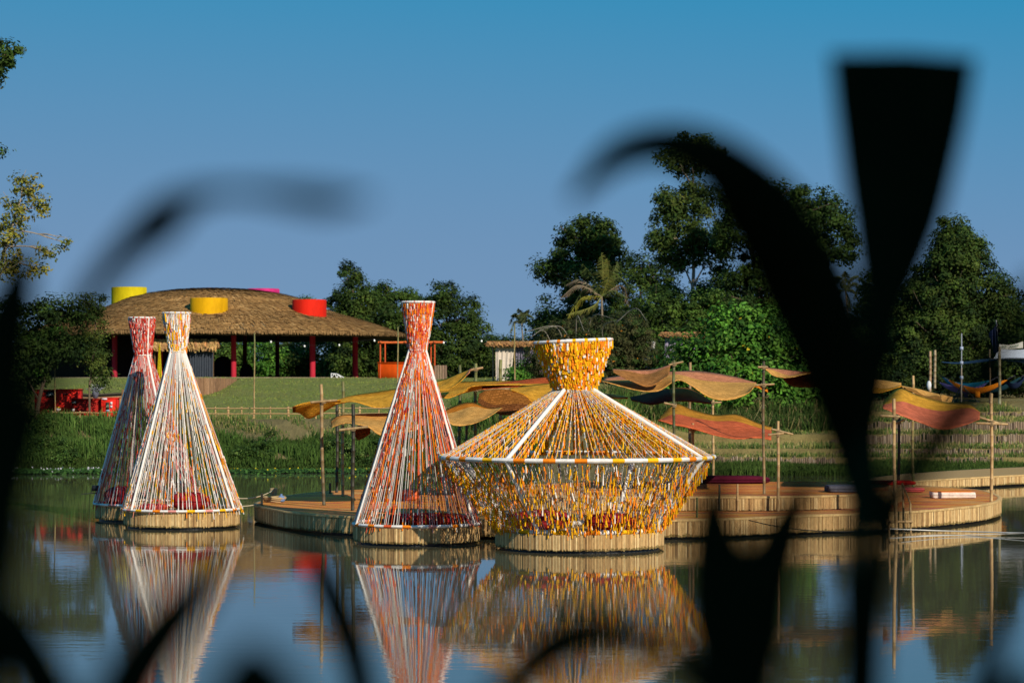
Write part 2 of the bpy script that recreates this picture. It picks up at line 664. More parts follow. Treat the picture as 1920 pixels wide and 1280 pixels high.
# ------------------------------------------------------------------ bamboo and slats
def bamboo(mb, A, B, r, c, c2=None, node=0.33):
    A, B = np.asarray(A, float), np.asarray(B, float)
    Ln = np.linalg.norm(B - A)
    k = max(2, int(Ln / node) + 1)
    ts, rs = [], []
    for j in range(k):
        t = j / k
        e = min(0.018 / Ln, 0.2 / k)
        ts += [t, t + e, t + 2 * e]
        rs += [1.0, 1.22, 1.0]
    ts.append(1.0)
    rs.append(0.95)
    ts = np.array(ts)
    wob = np.sin(ts * 5 + rng.uniform(0, 6)) * 0.012 * Ln / 3
    pts = A + (B - A) * ts[:, None]
    pts[:, 0] += wob * (ts > 0) * (ts < 1)
    c2 = c if c2 is None else c2
    cc = np.asarray(c)[None] * (1 - ts[:, None]) + np.asarray(c2)[None] * ts[:, None]
    cc = cc * np.where(np.array(rs) > 1.1, 0.6, 1.0)[:, None] * rng.uniform(0.85, 1.15, (len(ts), 1))
    mb.tube(pts, r * np.array(rs), cc, 7)


TAN = np.array([0.42, 0.27, 0.12])
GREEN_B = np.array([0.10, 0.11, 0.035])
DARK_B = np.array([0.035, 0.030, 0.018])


def slats(path, z0, z1, wid, cols, depth=0.02, ragged=0.04, closed=True, round_=False, mb=None, wet=0.0):
    """vertical slats side by side along a plan outline; outline runs counter-clockwise"""
    mb = mb or MB()
    p = np.asarray(path, float)
    if closed:
        p = np.vstack([p, p[:1]])
    seg = np.linalg.norm(np.diff(p, axis=0), axis=1)
    s = np.concatenate([[0], np.cumsum(seg)])
    n = int(s[-1] / wid)
    st = (np.arange(n) + 0.5) * s[-1] / n
    x, y = np.interp(st, s, p[:, 0]), np.interp(st, s, p[:, 1])
    e = wid * 0.8
    tx = np.interp(np.minimum(st + e, s[-1]), s, p[:, 0]) - np.interp(np.maximum(st - e, 0), s, p[:, 0])
    ty = np.interp(np.minimum(st + e, s[-1]), s, p[:, 1]) - np.interp(np.maximum(st - e, 0), s, p[:, 1])
    ln = np.hypot(tx, ty) + 1e-9
    tx, ty = tx / ln, ty / ln
    nx, ny = ty, -tx
    w = wid * rng.uniform(0.42, 0.52, n)
    dp = depth * rng.uniform(0.6, 1.3, n)
    zz0 = np.broadcast_to(np.asarray(z0, float), (n,)) if np.ndim(z0) else np.full(n, float(z0))
    lo = zz0 + rng.normal(0, ragged, n) - np.where(rng.random(n) < 0.04, ragged * 2.5, 0)
    hi = np.full(n, float(z1)) + rng.normal(0, ragged * 0.4, n) if np.ndim(z1) == 0 else np.asarray(z1) + rng.normal(0, ragged * 0.6, n)
    prof = [(-1, 0), (-0.6, 1), (0.6, 1), (1, 0)] if not round_ else [(-1, 0), (-0.8, 0.7), (0, 1.2), (0.8, 0.7), (1, 0)]
    k = len(prof)
    V = np.zeros((n, 2 * k, 3))
    cc_ = cols(n)
    if wet > 0:
        # damp, algae-stained foot of every slat, butted below the dry part
        lw = lo + wet * rng.uniform(0.5, 1.7, n) * (1 + 0.5 * np.sin(st * 1.3))
        W_ = np.zeros((n, 2 * k, 3))
        for q, (u, v) in enumerate(prof):
            for h, zz in ((0, lo), (1, lw)):
                W_[:, h * k + q] = np.column_stack([x + tx * w * u + nx * dp * v, y + ty * w * u + ny * dp * v, zz])
        b0 = (np.arange(n) * 2 * k)[:, None]
        fw = np.stack([np.concatenate([b0 + q, b0 + q + 1, b0 + k + q + 1, b0 + k + q], 1) for q in range(k - 1)], 1).reshape(-1, 4)
        mb.add(W_.reshape(-1, 3), fw, np.repeat(cc_ * np.array([[0.42, 0.44, 0.36]]), k - 1, 0))
        lo = lw
    for q, (u, v) in enumerate(prof):
        for h, zz in ((0, lo), (1, hi)):
            V[:, h * k + q, 0] = x + tx * w * u + nx * dp * v
            V[:, h * k + q, 1] = y + ty * w * u + ny * dp * v
            V[:, h * k + q, 2] = zz
    b = (np.arange(n) * 2 * k)[:, None]
    fs = [np.concatenate([b + q, b + q + 1, b + k + q + 1, b + k + q], 1) for q in range(k - 1)]
    Fq = np.stack(fs, 1).reshape(-1, 4)
    mb.add(V.reshape(-1, 3), Fq, np.repeat(cc_, k - 1, 0))
    caps = np.concatenate([b + k + q for q in range(k)], 1)
    bots = np.concatenate([b + q for q in range(k - 1, -1, -1)], 1)
    mb.add(V.reshape(-1, 3), caps, cc_)
    if wet == 0:
        mb.add(V.reshape(-1, 3), bots, cc_ * 0.6)
    return mb


def tancols(n):
    return pick([(0.50, 0.34, 0.155), (0.42, 0.27, 0.12), (0.33, 0.20, 0.085), (0.58, 0.43, 0.22), (0.20, 0.12, 0.055)], [4, 4, 2, 2, 0.6], n, 0.15)


def logcols(n):
    return pick([(0.26, 0.19, 0.13), (0.20, 0.145, 0.10), (0.33, 0.26, 0.19), (0.12, 0.085, 0.06)], [4, 4, 2, 1.5], n, 0.2)


def circle(cx, cy, r, n=96):
    a = np.arange(n) * 2 * math.pi / n
    return np.stack([cx + r * np.cos(a), cy + r * np.sin(a)], 1)


def poly_sheet(mb, path, z, c):
    p = np.asarray(path, float)
    V = np.concatenate([np.column_stack([p, np.full(len(p), z)]), [[p[:, 0].mean(), p[:, 1].mean(), z]]])
    n = len(p)
    mb.add(V, [[k, (k + 1) % n, n] for k in range(n)], c)


def poly_side(mb, path, z0, z1, c):
    p = np.asarray(path, float)
    n = len(p)
    V = np.concatenate([np.column_stack([p, np.full(n, z0)]), np.column_stack([p, np.full(n, z1)])])
    mb.add(V, [[k, (k + 1) % n, n + (k + 1) % n, n + k] for k in range(n)], c)


def inset(path, d):
    p = np.asarray(path, float)
    t = np.roll(p, -1, 0) - np.roll(p, 1, 0)
    t /= np.linalg.norm(t, axis=1)[:, None] + 1e-9
    return p - d * np.column_stack([t[:, 1], -t[:, 0]])


def smooth_closed(pts, n=180):
    p = np.asarray(pts, float)
    q = np.vstack([p[-2:], p, p[:2]])
    c = catmull(q, (len(q) - 1) * 12 + 1)
    a, b = 2 * 12, (2 + len(p)) * 12
    c = c[a:b]
    s = np.concatenate([[0], np.cumsum(np.linalg.norm(np.diff(np.vstack([c, c[:1]]), axis=0), axis=1))])
    cc = np.vstack([c, c[:1]])
    st = np.linspace(0, s[-1], n, endpoint=False)
    return np.column_stack([np.interp(st, s, cc[:, 0]), np.interp(st, s, cc[:, 1])])


# ------------------------------------------------------------------ floating string sculptures
WHITE = (0.74, 0.70, 0.66)
YEL = (0.80, 0.42, 0.010)
ORA = (0.80, 0.22, 0.012)
RED = (0.50, 0.035, 0.025)
PINK = (0.62, 0.25, 0.22)
CORAL = (0.66, 0.10, 0.03)
GREY = (0.45, 0.42, 0.42)
WSTR = (0.60, 0.555, 0.52)


def ring(mb, ctr, r, tr, bands, tilt=0.0, n=144):
    """rope-wrapped hoop, ringed with coloured turns of cloth"""
    a = np.arange(n + 1) * 2 * math.pi / n
    b = np.arange(9) * 2 * math.pi / 8
    rr = tr * (1 + 0.05 * rng.normal(0, 1, (n + 1, 1)))
    rr[-1] = rr[0]
    R = r + rr * np.cos(b)[None]
    V = np.stack([ctr[0] + R * np.cos(a)[:, None], ctr[1] + R * np.sin(a)[:, None], ctr[2] + rr * np.sin(b)[None] + R * np.cos(a)[:, None] * tilt], -1)
    cols = np.repeat(np.array(WHITE)[None], n, 0) * rng.uniform(0.85, 1.05, (n, 1))
    for s, ln, c in bands(n):
        for q in range(ln):
            cols[(s + q) % n] = np.array(c) * rng.uniform(0.85, 1.1)
    mb.grid(V, np.repeat(cols, 8, 0))


def band_fn(pal, step, ln):
    def f(n):
        out, s = [], 2
        while s < n - 2:
            out.append((s, ln, pal[rng.integers(len(pal))]))
            s += step + int(rng.integers(-1, 2))
        return out
    return f


def cushion(name, ctr, size, c, label, cat='cushion', rot=0.0, group=None, c_top=None, sq=0.55, piped=None):
    """a stuffed cloth cushion: superellipsoid with creases"""
    n, m = 28, 16
    u = np.linspace(-math.pi, math.pi, n + 1)
    v = np.linspace(-math.pi / 2, math.pi / 2, m + 1)
    f = lambda t, e: np.sign(t) * np.abs(t) ** e
    cu, su, cv, sv = f(np.cos(u), sq), f(np.sin(u), sq), f(np.cos(v), sq), f(np.sin(v), sq)
    X = size[0] / 2 * cv[None] * cu[:, None]
    Y = size[1] / 2 * cv[None] * su[:, None]
    Z = size[2] / 2 * np.repeat(sv[None], n + 1, 0)
    wr = 1 + 0.04 * np.sin(3 * u[:, None] + 2 * v[None] + rng.uniform(0, 6)) * np.cos(v)[None]
    X, Y, Z = X * wr, Y * wr, Z * wr
    cr, sr = math.cos(rot), math.sin(rot)
    V = np.stack([ctr[0] + X * cr - Y * sr, ctr[1] + X * sr + Y * cr, ctr[2] + size[2] / 2 + Z], -1)
    t = thing(name, ctr, label, cat, group)
    mb = MB()
    cols = np.repeat(np.asarray(c, float)[None], n * m, 0)
    if c_top is not None:
        top = (np.tile((v[:-1] + v[1:]) / 2, n) > 0.35)
        cols[top] = c_top
    mb.grid(V, cols)
    mb.obj('cover', M_CUSH, t, smooth=True)
    mp = MB()
    k = m // 2
    mp.tube(V[:, k], 0.012, np.asarray(piped if piped is not None else np.asarray(c) * 0.6), 5, caps=False)
    mp.obj('piping', M_CUSH, t)
    return t


def floodlight(parent, pos, yaw=0.0):
    mb = MB()
    p = np.asarray(pos)
    mb.box(p + (-0.10, -0.05, 0.06), p + (0.10, 0.05, 0.22), (0.012, 0.012, 0.014))
    for s in (-1, 1):
        mb.tube([p + (s * 0.115, 0, 0.0), p + (s * 0.115, 0, 0.15)], 0.012, (0.02, 0.02, 0.02), 5)
    mb.tube([p + (-0.115, 0, 0.0), p + (0.115, 0, 0.0)], 0.012, (0.02, 0.02, 0.02), 5)
    mb.tube([p + (-0.05, 0, 0), p + (-0.28, 0.02, -0.02), p + (-0.42, 0.02, -0.03)], 0.012, (0.02, 0.02, 0.02), 5)
    return mb.obj('floodlight', M_DARK, parent)


def sculpture(name, label, group, cx, ywater, rpx, prof_px, lean, N, pal, wS, palT, wT, rib_ang, ring_t, bands, seg_tassel, hang, tilt_top=0.0, skirt_px=28, tw=0.012):
    """prof_px: (py, half width px) of each hoop, top first, base hoop last"""
    Yf = F * H / (ywater - YH)
    Yc = Yf / (1 - rpx / F)
    r0 = PX(rpx, Yc)
    X = (cx - 960) / F * Yc
    t = thing(name, (X, Yc, 0), label, 'string sculpture', group)
    zt_ = 0.06 + PX(skirt_px, Yc)
    prof = []
    for k, (py, hw) in enumerate(prof_px):
        if k == len(prof_px) - 1:
            prof.append((zt_ + 0.05, PX(hw, Yc)))
        else:
            prof.append((H - (py - YH) / F * Yc, PX(hw, Yc)))
    zb = prof[-1][0]
    ztop = prof[0][0]
    ctr = lambda z: np.array([X + PX(lean, Yc) * (z - zb) / (ztop - zb), Yc, z])
    # float
    out = circle(X, Yc, r0)
    mb = MB()
    poly_side(mb, circle(X, Yc, r0 - 0.10), -0.3, zt_ - 0.02, (0.010, 0.014, 0.022))
    mb.obj('pontoon', M_DARK, t)
    mb = slats(out, 0.065, zt_, 0.036, tancols, 0.014, 0.008, wet=0.03)
    mb.obj('slat_skirt', M_SLAT, t)
    mb = MB()
    poly_sheet(mb, circle(X, Yc, r0 - 0.005), zt_ - 0.01, (0.40, 0.22, 0.07))
    mb.obj('floor_mat', M_SLAT, t)
    # hoops
    names = ['top_hoop', 'neck_hoop', 'shoulder_hoop', 'base_hoop'] if len(prof) == 4 else ['top_hoop', 'neck_hoop', 'base_hoop']
    for k, (z, r) in enumerate(prof):
        mb = MB()
        tilt = tilt_top if k == 0 else 0.0
        if k == 1:
            bf = lambda n: []
        else:
            bf = bands[0 if k == 0 else (1 if k < len(prof) - 1 else 2)]
        c = ctr(z)
        ring(mb, c, r, ring_t * (0.8 if k < 2 else 1.0), bf, tilt)
        mb.obj(names[k], M_ROPE, t, smooth=True)
    # ribs
    for a in rib_ang:
        a = math.radians(a)
        pts = [ctr(z) + np.array([(r + 0.01) * math.cos(a), (r + 0.01) * math.sin(a), r * math.cos(a) * (tilt_top if k == 0 else 0)]) for k, (z, r) in enumerate(prof)]
        mb = MB()
        for q in range(len(pts) - 1):
            mb.tube([pts[q], (pts[q] + pts[q + 1]) / 2, pts[q + 1]], ring_t * (0.7 if q == 0 else 0.95), np.array(WHITE), 8)
        mb.obj('rib', M_ROPE, t, smooth=True)
    # strings
    names = ['collar_netting', 'cone_netting', 'skirt_netting']
    for q in range(len(prof) - 1):
        (z0, r_0), (z1, r_1) = prof[q], prof[q + 1]
        n = int(N[q])
        a0 = np.arange(n) * 2 * math.pi / n + rng.normal(0, 0.25 * 2 * math.pi / n, n)
        a1 = np.arange(n) * 2 * math.pi / n + rng.normal(0, 0.25 * 2 * math.pi / n, n) + (0.06 if q == 2 else 0.0)
        c0, c1 = ctr(z0), ctr(z1)
        A = np.column_stack([c0[0] + r_0 * np.cos(a0), c0[1] + r_0 * np.sin(a0), z0 + r_0 * np.cos(a0) * (tilt_top if q == 0 else 0)])
        B = np.column_stack([c1[0] + r_1 * np.cos(a1), c1[1] + r_1 * np.sin(a1), np.full(n, z1)])
        mb = MB()
        cols = pick(pal, wS, n)
        mid = (A + B) / 2 + np.column_stack([rng.normal(0, 0.012, (n, 2)), -np.abs(rng.normal(0, 0.02, n))])
        r = tw * rng.uniform(0.7, 1.25, n)
        mb.tubes(A, mid, r, r, cols)
        mb.tubes(mid, B, r, r, cols)
        o = mb.obj(names[q], M_YARN, t)
        o['kind'] = 'stuff'
        # knotted cloth tails
        per, l0, l1, rad, lo, hi, dens = seg_tassel[q]
        m = n * per
        k = rng.integers(0, n, m)
        f = rng.uniform(0, 1, m) ** dens
        f = lo + (hi - lo) * f
        Q = A[k] * (1 - f[:, None]) + B[k] * f[:, None]
        L = rng.uniform(l0, l1, m)
        d = (B - A)[k]
        d /= np.linalg.norm(d, axis=1)[:, None]
        h = hang[q]
        d = d * (1 - h) + np.array([[0, 0, -1.0]]) * h + rng.normal(0, 0.10 if q == 2 or hang[0] > 0.4 else 0.045, (m, 3))
        outw = np.column_stack([np.cos(a0[k]), np.sin(a0[k]), np.zeros(m)]) * rng.uniform(-0.008, 0.02, (m, 1))
        Q = Q + outw
        d /= np.linalg.norm(d, axis=1)[:, None]
        colT = pick(palT, wT, m, 0.18)
        rr = rad * rng.uniform(0.6, 1.4, m)
        mb = MB()
        mb.tubes(Q, Q + d * (L * 0.25)[:, None], rr * 0.5, rr, colT, 4)
        mb.tubes(Q + d * (L * 0.25)[:, None], Q + d * L[:, None], rr * 0.75, rr * rng.uniform(0.5, 1.2, m), colT, 4)
        o = mb.obj(names[q].replace('netting', 'tassel_fringe'), M_YARN, t)
        o['kind'] = 'stuff'
    return t, X, Yc, zt_, r0


GS = 'string sculptures floating on the pond'
sc1 = sculpture('string_sculpture', 'red and white narrow string cone half in shadow behind the yellow and white one', GS,
                279, 979.5, 98, [(596, 24), (666, 14.5), (952, 101)], -13, (84, 112), [WSTR, PINK, RED, GREY], [4, 4.5, 1.8, 0.6],
                [RED, PINK, WHITE, CORAL], [6, 3, 0.7, 1.8], [-172, -50, 40, 120], 0.035, (band_fn([PINK, RED], 9, 3), band_fn([PINK], 9, 3), band_fn([PINK, RED, GREY], 10, 4)),
                [(14, 0.06, 0.14, 0.022, 0.0, 1.0, 1.0), (12, 0.08, 0.22, 0.0142, 0.0, 1.0, 1.1)], (0.2, 0.2), skirt_px=24, tw=0.0108)
sc2 = sculpture('string_sculpture', 'yellow, orange and white narrow string cone on its own round bamboo float', GS,
                341, 993.5, 107, [(587, 25.5), (659, 14.5), (962, 112)], -10, (84, 116), [WHITE, YEL, PINK, ORA], [9, 1.2, 1.0, 0.8],
                [YEL, ORA, PINK, WHITE, GREY], [4, 2.4, 1.6, 5, 0.3], [-137, -24, 60, 150], 0.037, (band_fn([YEL, PINK], 9, 2), band_fn([YEL], 9, 3), band_fn([YEL, ORA, PINK, YEL], 7, 3)),
                [(6, 0.10, 0.28, 0.024, 0.0, 1.0, 1.0), (11, 0.09, 0.27, 0.0142, 0.05, 1.0, 0.62)], (0.2, 0.2), skirt_px=27, tw=0.0112)
sc3 = sculpture('string_sculpture', 'tall orange, red and white string cone moored beside the squat yellow one', GS,
                781, 1024.5, 118, [(567, 30), (656, 15.5), (991, 119)], 3, (96, 136), [WSTR, PINK, ORA, CORAL], [6, 2.4, 1.2, 1.4],
                [CORAL, ORA, RED, PINK, WHITE], [4, 3.2, 1.6, 2.4, 1.2], [-156, -25, 60, 120], 0.04, (band_fn([PINK], 12, 2), band_fn([PINK], 9, 3), band_fn([CORAL, ORA, PINK], 8, 3)),
                [(40, 0.07, 0.20, 0.019, 0.0, 1.0, 1.0), (19, 0.07, 0.22, 0.0142, 0.0, 1.0, 1.55)], (0.25, 0.2), skirt_px=28, tw=0.0106)
sc4 = sculpture('string_sculpture', 'widest squat yellow and orange string vessel with a broad shoulder hoop', GS,
                1086.5, 1038, 157, [(640, 72), (729, 36), (856, 256), (1004, 152)], -12, (120, 140, 184), [WSTR, YEL, ORA], [8, 1.2, 0.6],
                [YEL, ORA, WHITE], [6.0, 4.2, 0.9], [-121, -28, 62, 150], 0.055, (band_fn([YEL, ORA], 8, 2), band_fn([ORA, YEL], 5, 2), band_fn([YEL, ORA], 10, 4)),
                [(52, 0.09, 0.22, 0.026, -0.02, 0.95, 1.0), (44, 0.07, 0.20, 0.0165, 0.04, 0.98, 0.95), (15, 0.08, 0.24, 0.0180, 0.04, 1.0, 0.75)], (0.5, 0.75, 0.9), tilt_top=0.048, skirt_px=29, tw=0.0085)
t, X, Yc, zz, r0 = sc1
floodlight(t, (X - r0 + 0.02, Yc - 0.25, zz + 0.35))
t, X, Yc, zz, r0 = sc2
floodlight(t, (X - 0.95, Yc - 1.0, zz + 0.30))
t, X, Yc, zz, r0 = sc4
floodlight(t, (X + r0 + 0.12, Yc - 0.55, zz + 0.30))
floodlight(t, (X - 1.75, Yc - 0.9, zz + 0.30))
CR = (0.26, 0.018, 0.022)
cushion('cushion', (sc1[1] - 0.75, sc1[2] - 0.25, sc1[3]), (0.95, 0.9, 0.55), CR, 'dark red cushion inside the shaded red and white string cone', sq=0.8)
cushion('cushion', (sc2[1] + 0.25, sc2[2] - 0.1, sc2[3]), (1.1, 0.8, 0.5), CR, 'big dark red cushion inside the yellow and white string cone', sq=0.8)
cushion('cushion', (sc2[1] - 0.75, sc2[2] - 0.3, sc2[3]), (0.85, 0.6, 0.2), (0.45, 0.06, 0.06), 'flat pinkish red cushion beside the big one in the yellow string cone', sq=0.7)
cushion('cushion', (sc3[1] + 0.25, sc3[2] + 0.1, sc3[3]), (2.0, 0.7, 0.3), CR, 'long dark red cushion inside the tall orange string cone', sq=0.7)
cushion('cushion', (sc4[1] - 0.95, sc4[2] - 0.3, sc4[3]), (1.5, 1.0, 0.5), CR, 'larger of two red cushions inside the squat yellow string vessel', sq=0.8)
cushion('cushion', (sc4[1] + 0.75, sc4[2] - 0.2, sc4[3]), (1.25, 0.9, 0.42), CR, 'smaller of two red cushions inside the squat yellow string vessel', sq=0.8)

# ------------------------------------------------------------------ floating decks
ZD, ZU = 0.51, 0.90
gp = lambda px, py, z: tuple(G(px, py, z)[:2])
low = [gp(*q, ZD) for q in [(478, 945), (497, 951), (540, 958.5), (600, 964), (660, 967.5), (780, 970), (910, 973), (1100, 974.5), (1310, 973), (1500, 966), (1690, 959), (1800, 950.5), (1855, 943), (1876, 935),
                            (1868, 927), (1835, 918), (1740, 911), (1640, 907), (1400, 906), (1100, 909), (900, 914), (690, 917), (610, 921), (530, 930), (490, 938)]]
low = smooth_closed(low, 260)
upp = [gp(*q, ZU) for q in [(925, 922), (960, 926), (1100, 930), (1310, 930.5), (1459, 930), (1590, 927), (1665, 921), (1690, 913), (1660, 905.5), (1500, 903), (1320, 902.5), (1100, 904), (960, 909), (928, 915)]]
upp = smooth_closed(upp, 200)
wal = [gp(*q, 0.42) for q in [(1600, 905.5), (1650, 905.5), (1700, 902), (1800, 896), (1960, 888), (2200, 882), (2200, 870), (1960, 874), (1800, 881), (1700, 888), (1640, 895), (1600, 901)]]
wal = smooth_closed(wal, 160)


def deck(name, path, z0, z1, label, gap=True):
    c = np.asarray(path).mean(0)
    t = thing(name, (c[0], c[1], z0), label, 'deck')
    slats(path, z0 + (0.07 if gap else 0.015), z1 - 0.012, 0.040, tancols, 0.016, 0.008, wet=0.035 if gap else 0.0).obj('slat_skirt', M_SLAT, t)
    mb = MB()
    poly_sheet(mb, inset(path, 0.01), z1, (0.4, 0.25, 0.1))
    mb.obj('floor_mat', M_DECK if name != 'floating_walkway' else M_SLAT, t)
    mb = MB()
    a, b = np.asarray(path), np.asarray(inset(path, 0.09))
    n = len(a)
    V = np.concatenate([np.column_stack([inset(a, -0.03), np.full(n, z1 + 0.006)]), np.column_stack([b, np.full(n, z1 + 0.006)]), np.column_stack([inset(a, -0.03), np.full(n, z1 - 0.05)])])
    Fs = []
    for k in range(n):
        j = (k + 1) % n
        Fs += [(k, j, n + j, n + k), (2 * n + k, 2 * n + j, j, k)]
    mb.add(V, Fs, np.repeat(np.array([[0.45, 0.30, 0.13]]), len(Fs), 0) * rng.uniform(0.8, 1.15, (len(Fs), 1)))
    mb.obj('bamboo_edging', M_SLAT, t)
    mb = MB()
    p = inset(path, 0.30 if gap else 0.06)
    poly_side(mb, p, (-0.3 if z0 < 0.1 else z0 + 0.002), z1 - 0.06, (0.010, 0.012, 0.016))
    mb.obj('pontoon' if gap else 'underframe', M_DARK, t)
    return t


deck('floating_deck', low, 0.0, ZD, 'long curved floating deck with bamboo slat sides lying behind the string sculptures')
deck('raised_deck', upp, ZD + 0.004, ZU, 'raised middle tier of the long floating deck with its own bamboo slat side', gap=False)
deck('floating_walkway', wal, 0.0, 0.42, 'narrow bamboo walkway curving from the terraced bank to the floating deck')


def on(px, py, z):
    return G(px, py, z)


cushion('cushion', on(1786, 933, ZD), (1.28, 0.75, 0.20), (0.70, 0.62, 0.56), 'white block cushion with an orange top on the rounded end of the deck', c_top=(0.75, 0.20, 0.02), sq=0.22, piped=(0.6, 0.5, 0.45))
cushion('cushion', on(1590, 922, ZU), (1.25, 0.9, 0.20), (0.10, 0.10, 0.13), 'dark grey block cushion near the rounded edge of the raised deck', sq=0.25)
cushion('cushion', on(1668, 908, ZU), (1.45, 0.8, 0.12), (0.55, 0.02, 0.02), 'flat bright red cushion at the back of the raised deck', sq=0.35)
cushion('cushion', on(1702, 922, ZD), (1.0, 0.6, 0.15), (0.55, 0.10, 0.10), 'flat pink cushion on the deck behind the ladder', sq=0.5)
cushion('cushion', on(1360, 906, ZU), (2.6, 0.8, 0.24), (0.075, 0.008, 0.022), 'long maroon bolster lying along the back of the raised deck', sq=0.45)
cushion('bolster', on(748, 938, ZD), (1.15, 0.5, 0.32), (0.62, 0.13, 0.05), 'orange red bolster on the deck seen through the tall orange string cone', 'bolster', sq=0.45)
cushion('bolster', on(697, 937, ZD), (0.55, 0.5, 0.25), (0.55, 0.20, 0.03), 'small orange bolster beside the dark post at the edge of the tall cone', 'bolster', sq=0.5)


# mooring posts and ropes
def post(name, px, ptop, pfoot, z, thick, label, cat='post', c=TAN, c2=None, rope=False, bars=(), group=None, Y=None, lean=0.0):
    B = on(px, pfoot, z) if Y is None else P(px, pfoot, Y)
    A = P(px + lean, ptop, B[1])
    t = thing(name, B, label, cat, group)
    mb = MB()
    bamboo(mb, B, A, PX(thick, B[1]) / 2, c, c if c2 is None else c2)
    mb.obj('shaft', M_BAMBOO, t, smooth=True)
    for (x0, y0, x1, y1) in bars:
        dy = rng.uniform(0.03, 0.10)
        mb = MB()
        a, b = P(x0, y0, B[1] - dy), P(x1, y1, B[1] - dy)
        bamboo(mb, a, b, PX(thick, B[1]) * 0.36, TAN * 0.9 if c is TAN else TAN * 0.75, None, 0.25)
        mb.obj('crossbar', M_BAMBOO, t, smooth=True)
        mid = P(px, y0 + (y1 - y0) * np.clip((px - x0) / (x1 - x0 + 1e-6), 0, 1), B[1] - dy * 0.5)
        mb = MB()
        for k in (-0.03, 0.0, 0.03):
            th = np.linspace(0, 2 * math.pi, 12)
            rr = PX(thick, B[1]) * 0.75
            mb.tube(np.column_stack([mid[0] + rr * np.cos(th), mid[1] + rr * np.sin(th), mid[2] + k + 0.03 * np.sin(th)]), 0.012, (0.25, 0.18, 0.10), 4, caps=False)
        mb.obj('lashing', M_ROPE, t)
    if rope:
        mb = MB()
        for k in range(6):
            th = np.linspace(0, 2 * math.pi, 14)
            mb.tube(np.column_stack([B[0] + 0.1 * np.cos(th), B[1] + 0.1 * np.sin(th), np.full(14, B[2] + 0.12 + 0.035 * k)]), 0.02, (0.45, 0.35, 0.20), 5, caps=False)
        mb.obj('rope_wrap', M_ROPE, t)
    return t


GM = 'mooring posts on the deck'
post('mooring_post', 513, 914, 935, ZD, 5, 'short light mooring post wound with rope at the rounded deck end', rope=True, group=GM)
post('mooring_post', 491, 924, 947, ZD, 4.5, 'short bare mooring post at the outermost tip of the deck', group=GM)
post('mooring_post', 619, 905, 925, ZD, 4.5, 'short black mooring post at the back edge of the deck', c=DARK_B, group=GM)
post('mooring_post', 1383, 907, 958, ZD, 4, 'thin pale upright standing against the slat side of the raised deck', group=GM)
post('mooring_post', 1349, 908, 958, ZD, 4, 'thin dark upright standing against the slat side of the raised deck', c=DARK_B * 1.5, group=GM)
post('mooring_post', 1307, 932, 970, ZD, 4, 'greenish stub upright between the squat vessel and the raised deck', c=GREEN_B, group=GM)


def rope(name, pts, r, c, label, cat='rope', sag=0.0, group=None):
    p = catmull(pts, 24)
    p[:, 2] -= sag * 4 * np.linspace(0, 1, 24) * (1 - np.linspace(0, 1, 24))
    mb = MB()
    mb.tube(p, r, np.asarray(c), 5)
    return tag(mb.obj(name, M_ROPE, base=p[0]), label, cat, group)


e2 = lambda px, py: P(px, py, sc2[2])
rope('mooring_rope', [e2(449, 934) + (0, 0, 0), on(513, 935, ZD) + (0, 0, 0.26)], 0.018, (0.50, 0.42, 0.28), 'upper beige mooring rope from the yellow cone to the rope-wound post', sag=0.08)
rope('mooring_rope', [e2(449, 949), on(491, 947, ZD) + (0, 0, 0.06)], 0.018, (0.50, 0.42, 0.28), 'lower beige mooring rope from the yellow cone to the tip of the deck', sag=0.02)
rope('mooring_rope', [G(1668, 991, 0.12), G(1780, 995, 0.05), G(1930, 999, 0.10)], 0.016, (0.62, 0.60, 0.56), 'white rope stretched low over the water from the bamboo ladder, upper strand')
rope('mooring_rope', [G(1690, 1007, 0.06), G(1790, 1003, 0.03), G(1930, 999, 0.06)], 0.010, (0.45, 0.44, 0.42), 'thinner lower white rope just above the water beside the bamboo ladder')
rope('electric_cable', [G(1405, 975, 0.47), G(1450, 985, 0.40), G(1520, 994, 0.3), G(1590, 996, 0.3), G(1668, 992, 0.3)], 0.012, (0.05, 0.05, 0.05), 'thin dark cable hanging along the slat side of the deck', 'cable')
# rope coil with blue bottle float on the tip
c0 = on(520, 941, ZD)
mb = MB()
for k in range(7):
    th = np.linspace(0, 2 * math.pi, 20)
    r = 0.22 + 0.05 * rng.normal()
    mb.tube(np.column_stack([c0[0] - 0.1 + r * 1.6 * np.cos(th), c0[1] + r * np.sin(th), np.full(20, c0[2] + 0.03 + 0.02 * k) + 0.02 * np.sin(th * 2)]), 0.02, (0.38, 0.28, 0.15), 5, caps=False)
tag(mb.obj('rope_coil', M_ROPE, base=c0), 'loose coil of brown rope lying at the foot of the rope-wound post', 'rope')
mb = MB()
mb.lathe([(0, 0), (0.08, 0.01), (0.11, 0.06), (0.11, 0.13), (0.07, 0.18), (0.03, 0.2), (0.03, 0.24), (0, 0.24)], (0.12, 0.2, 0.38), 16, (0, 0, 0))
o = mb.obj('jar', M_PAINT, smooth=True)
o.location = c0 + np.array([0.12, -0.05, 0])
tag(o, 'small blue grey jar sitting in the rope coil', 'jar')

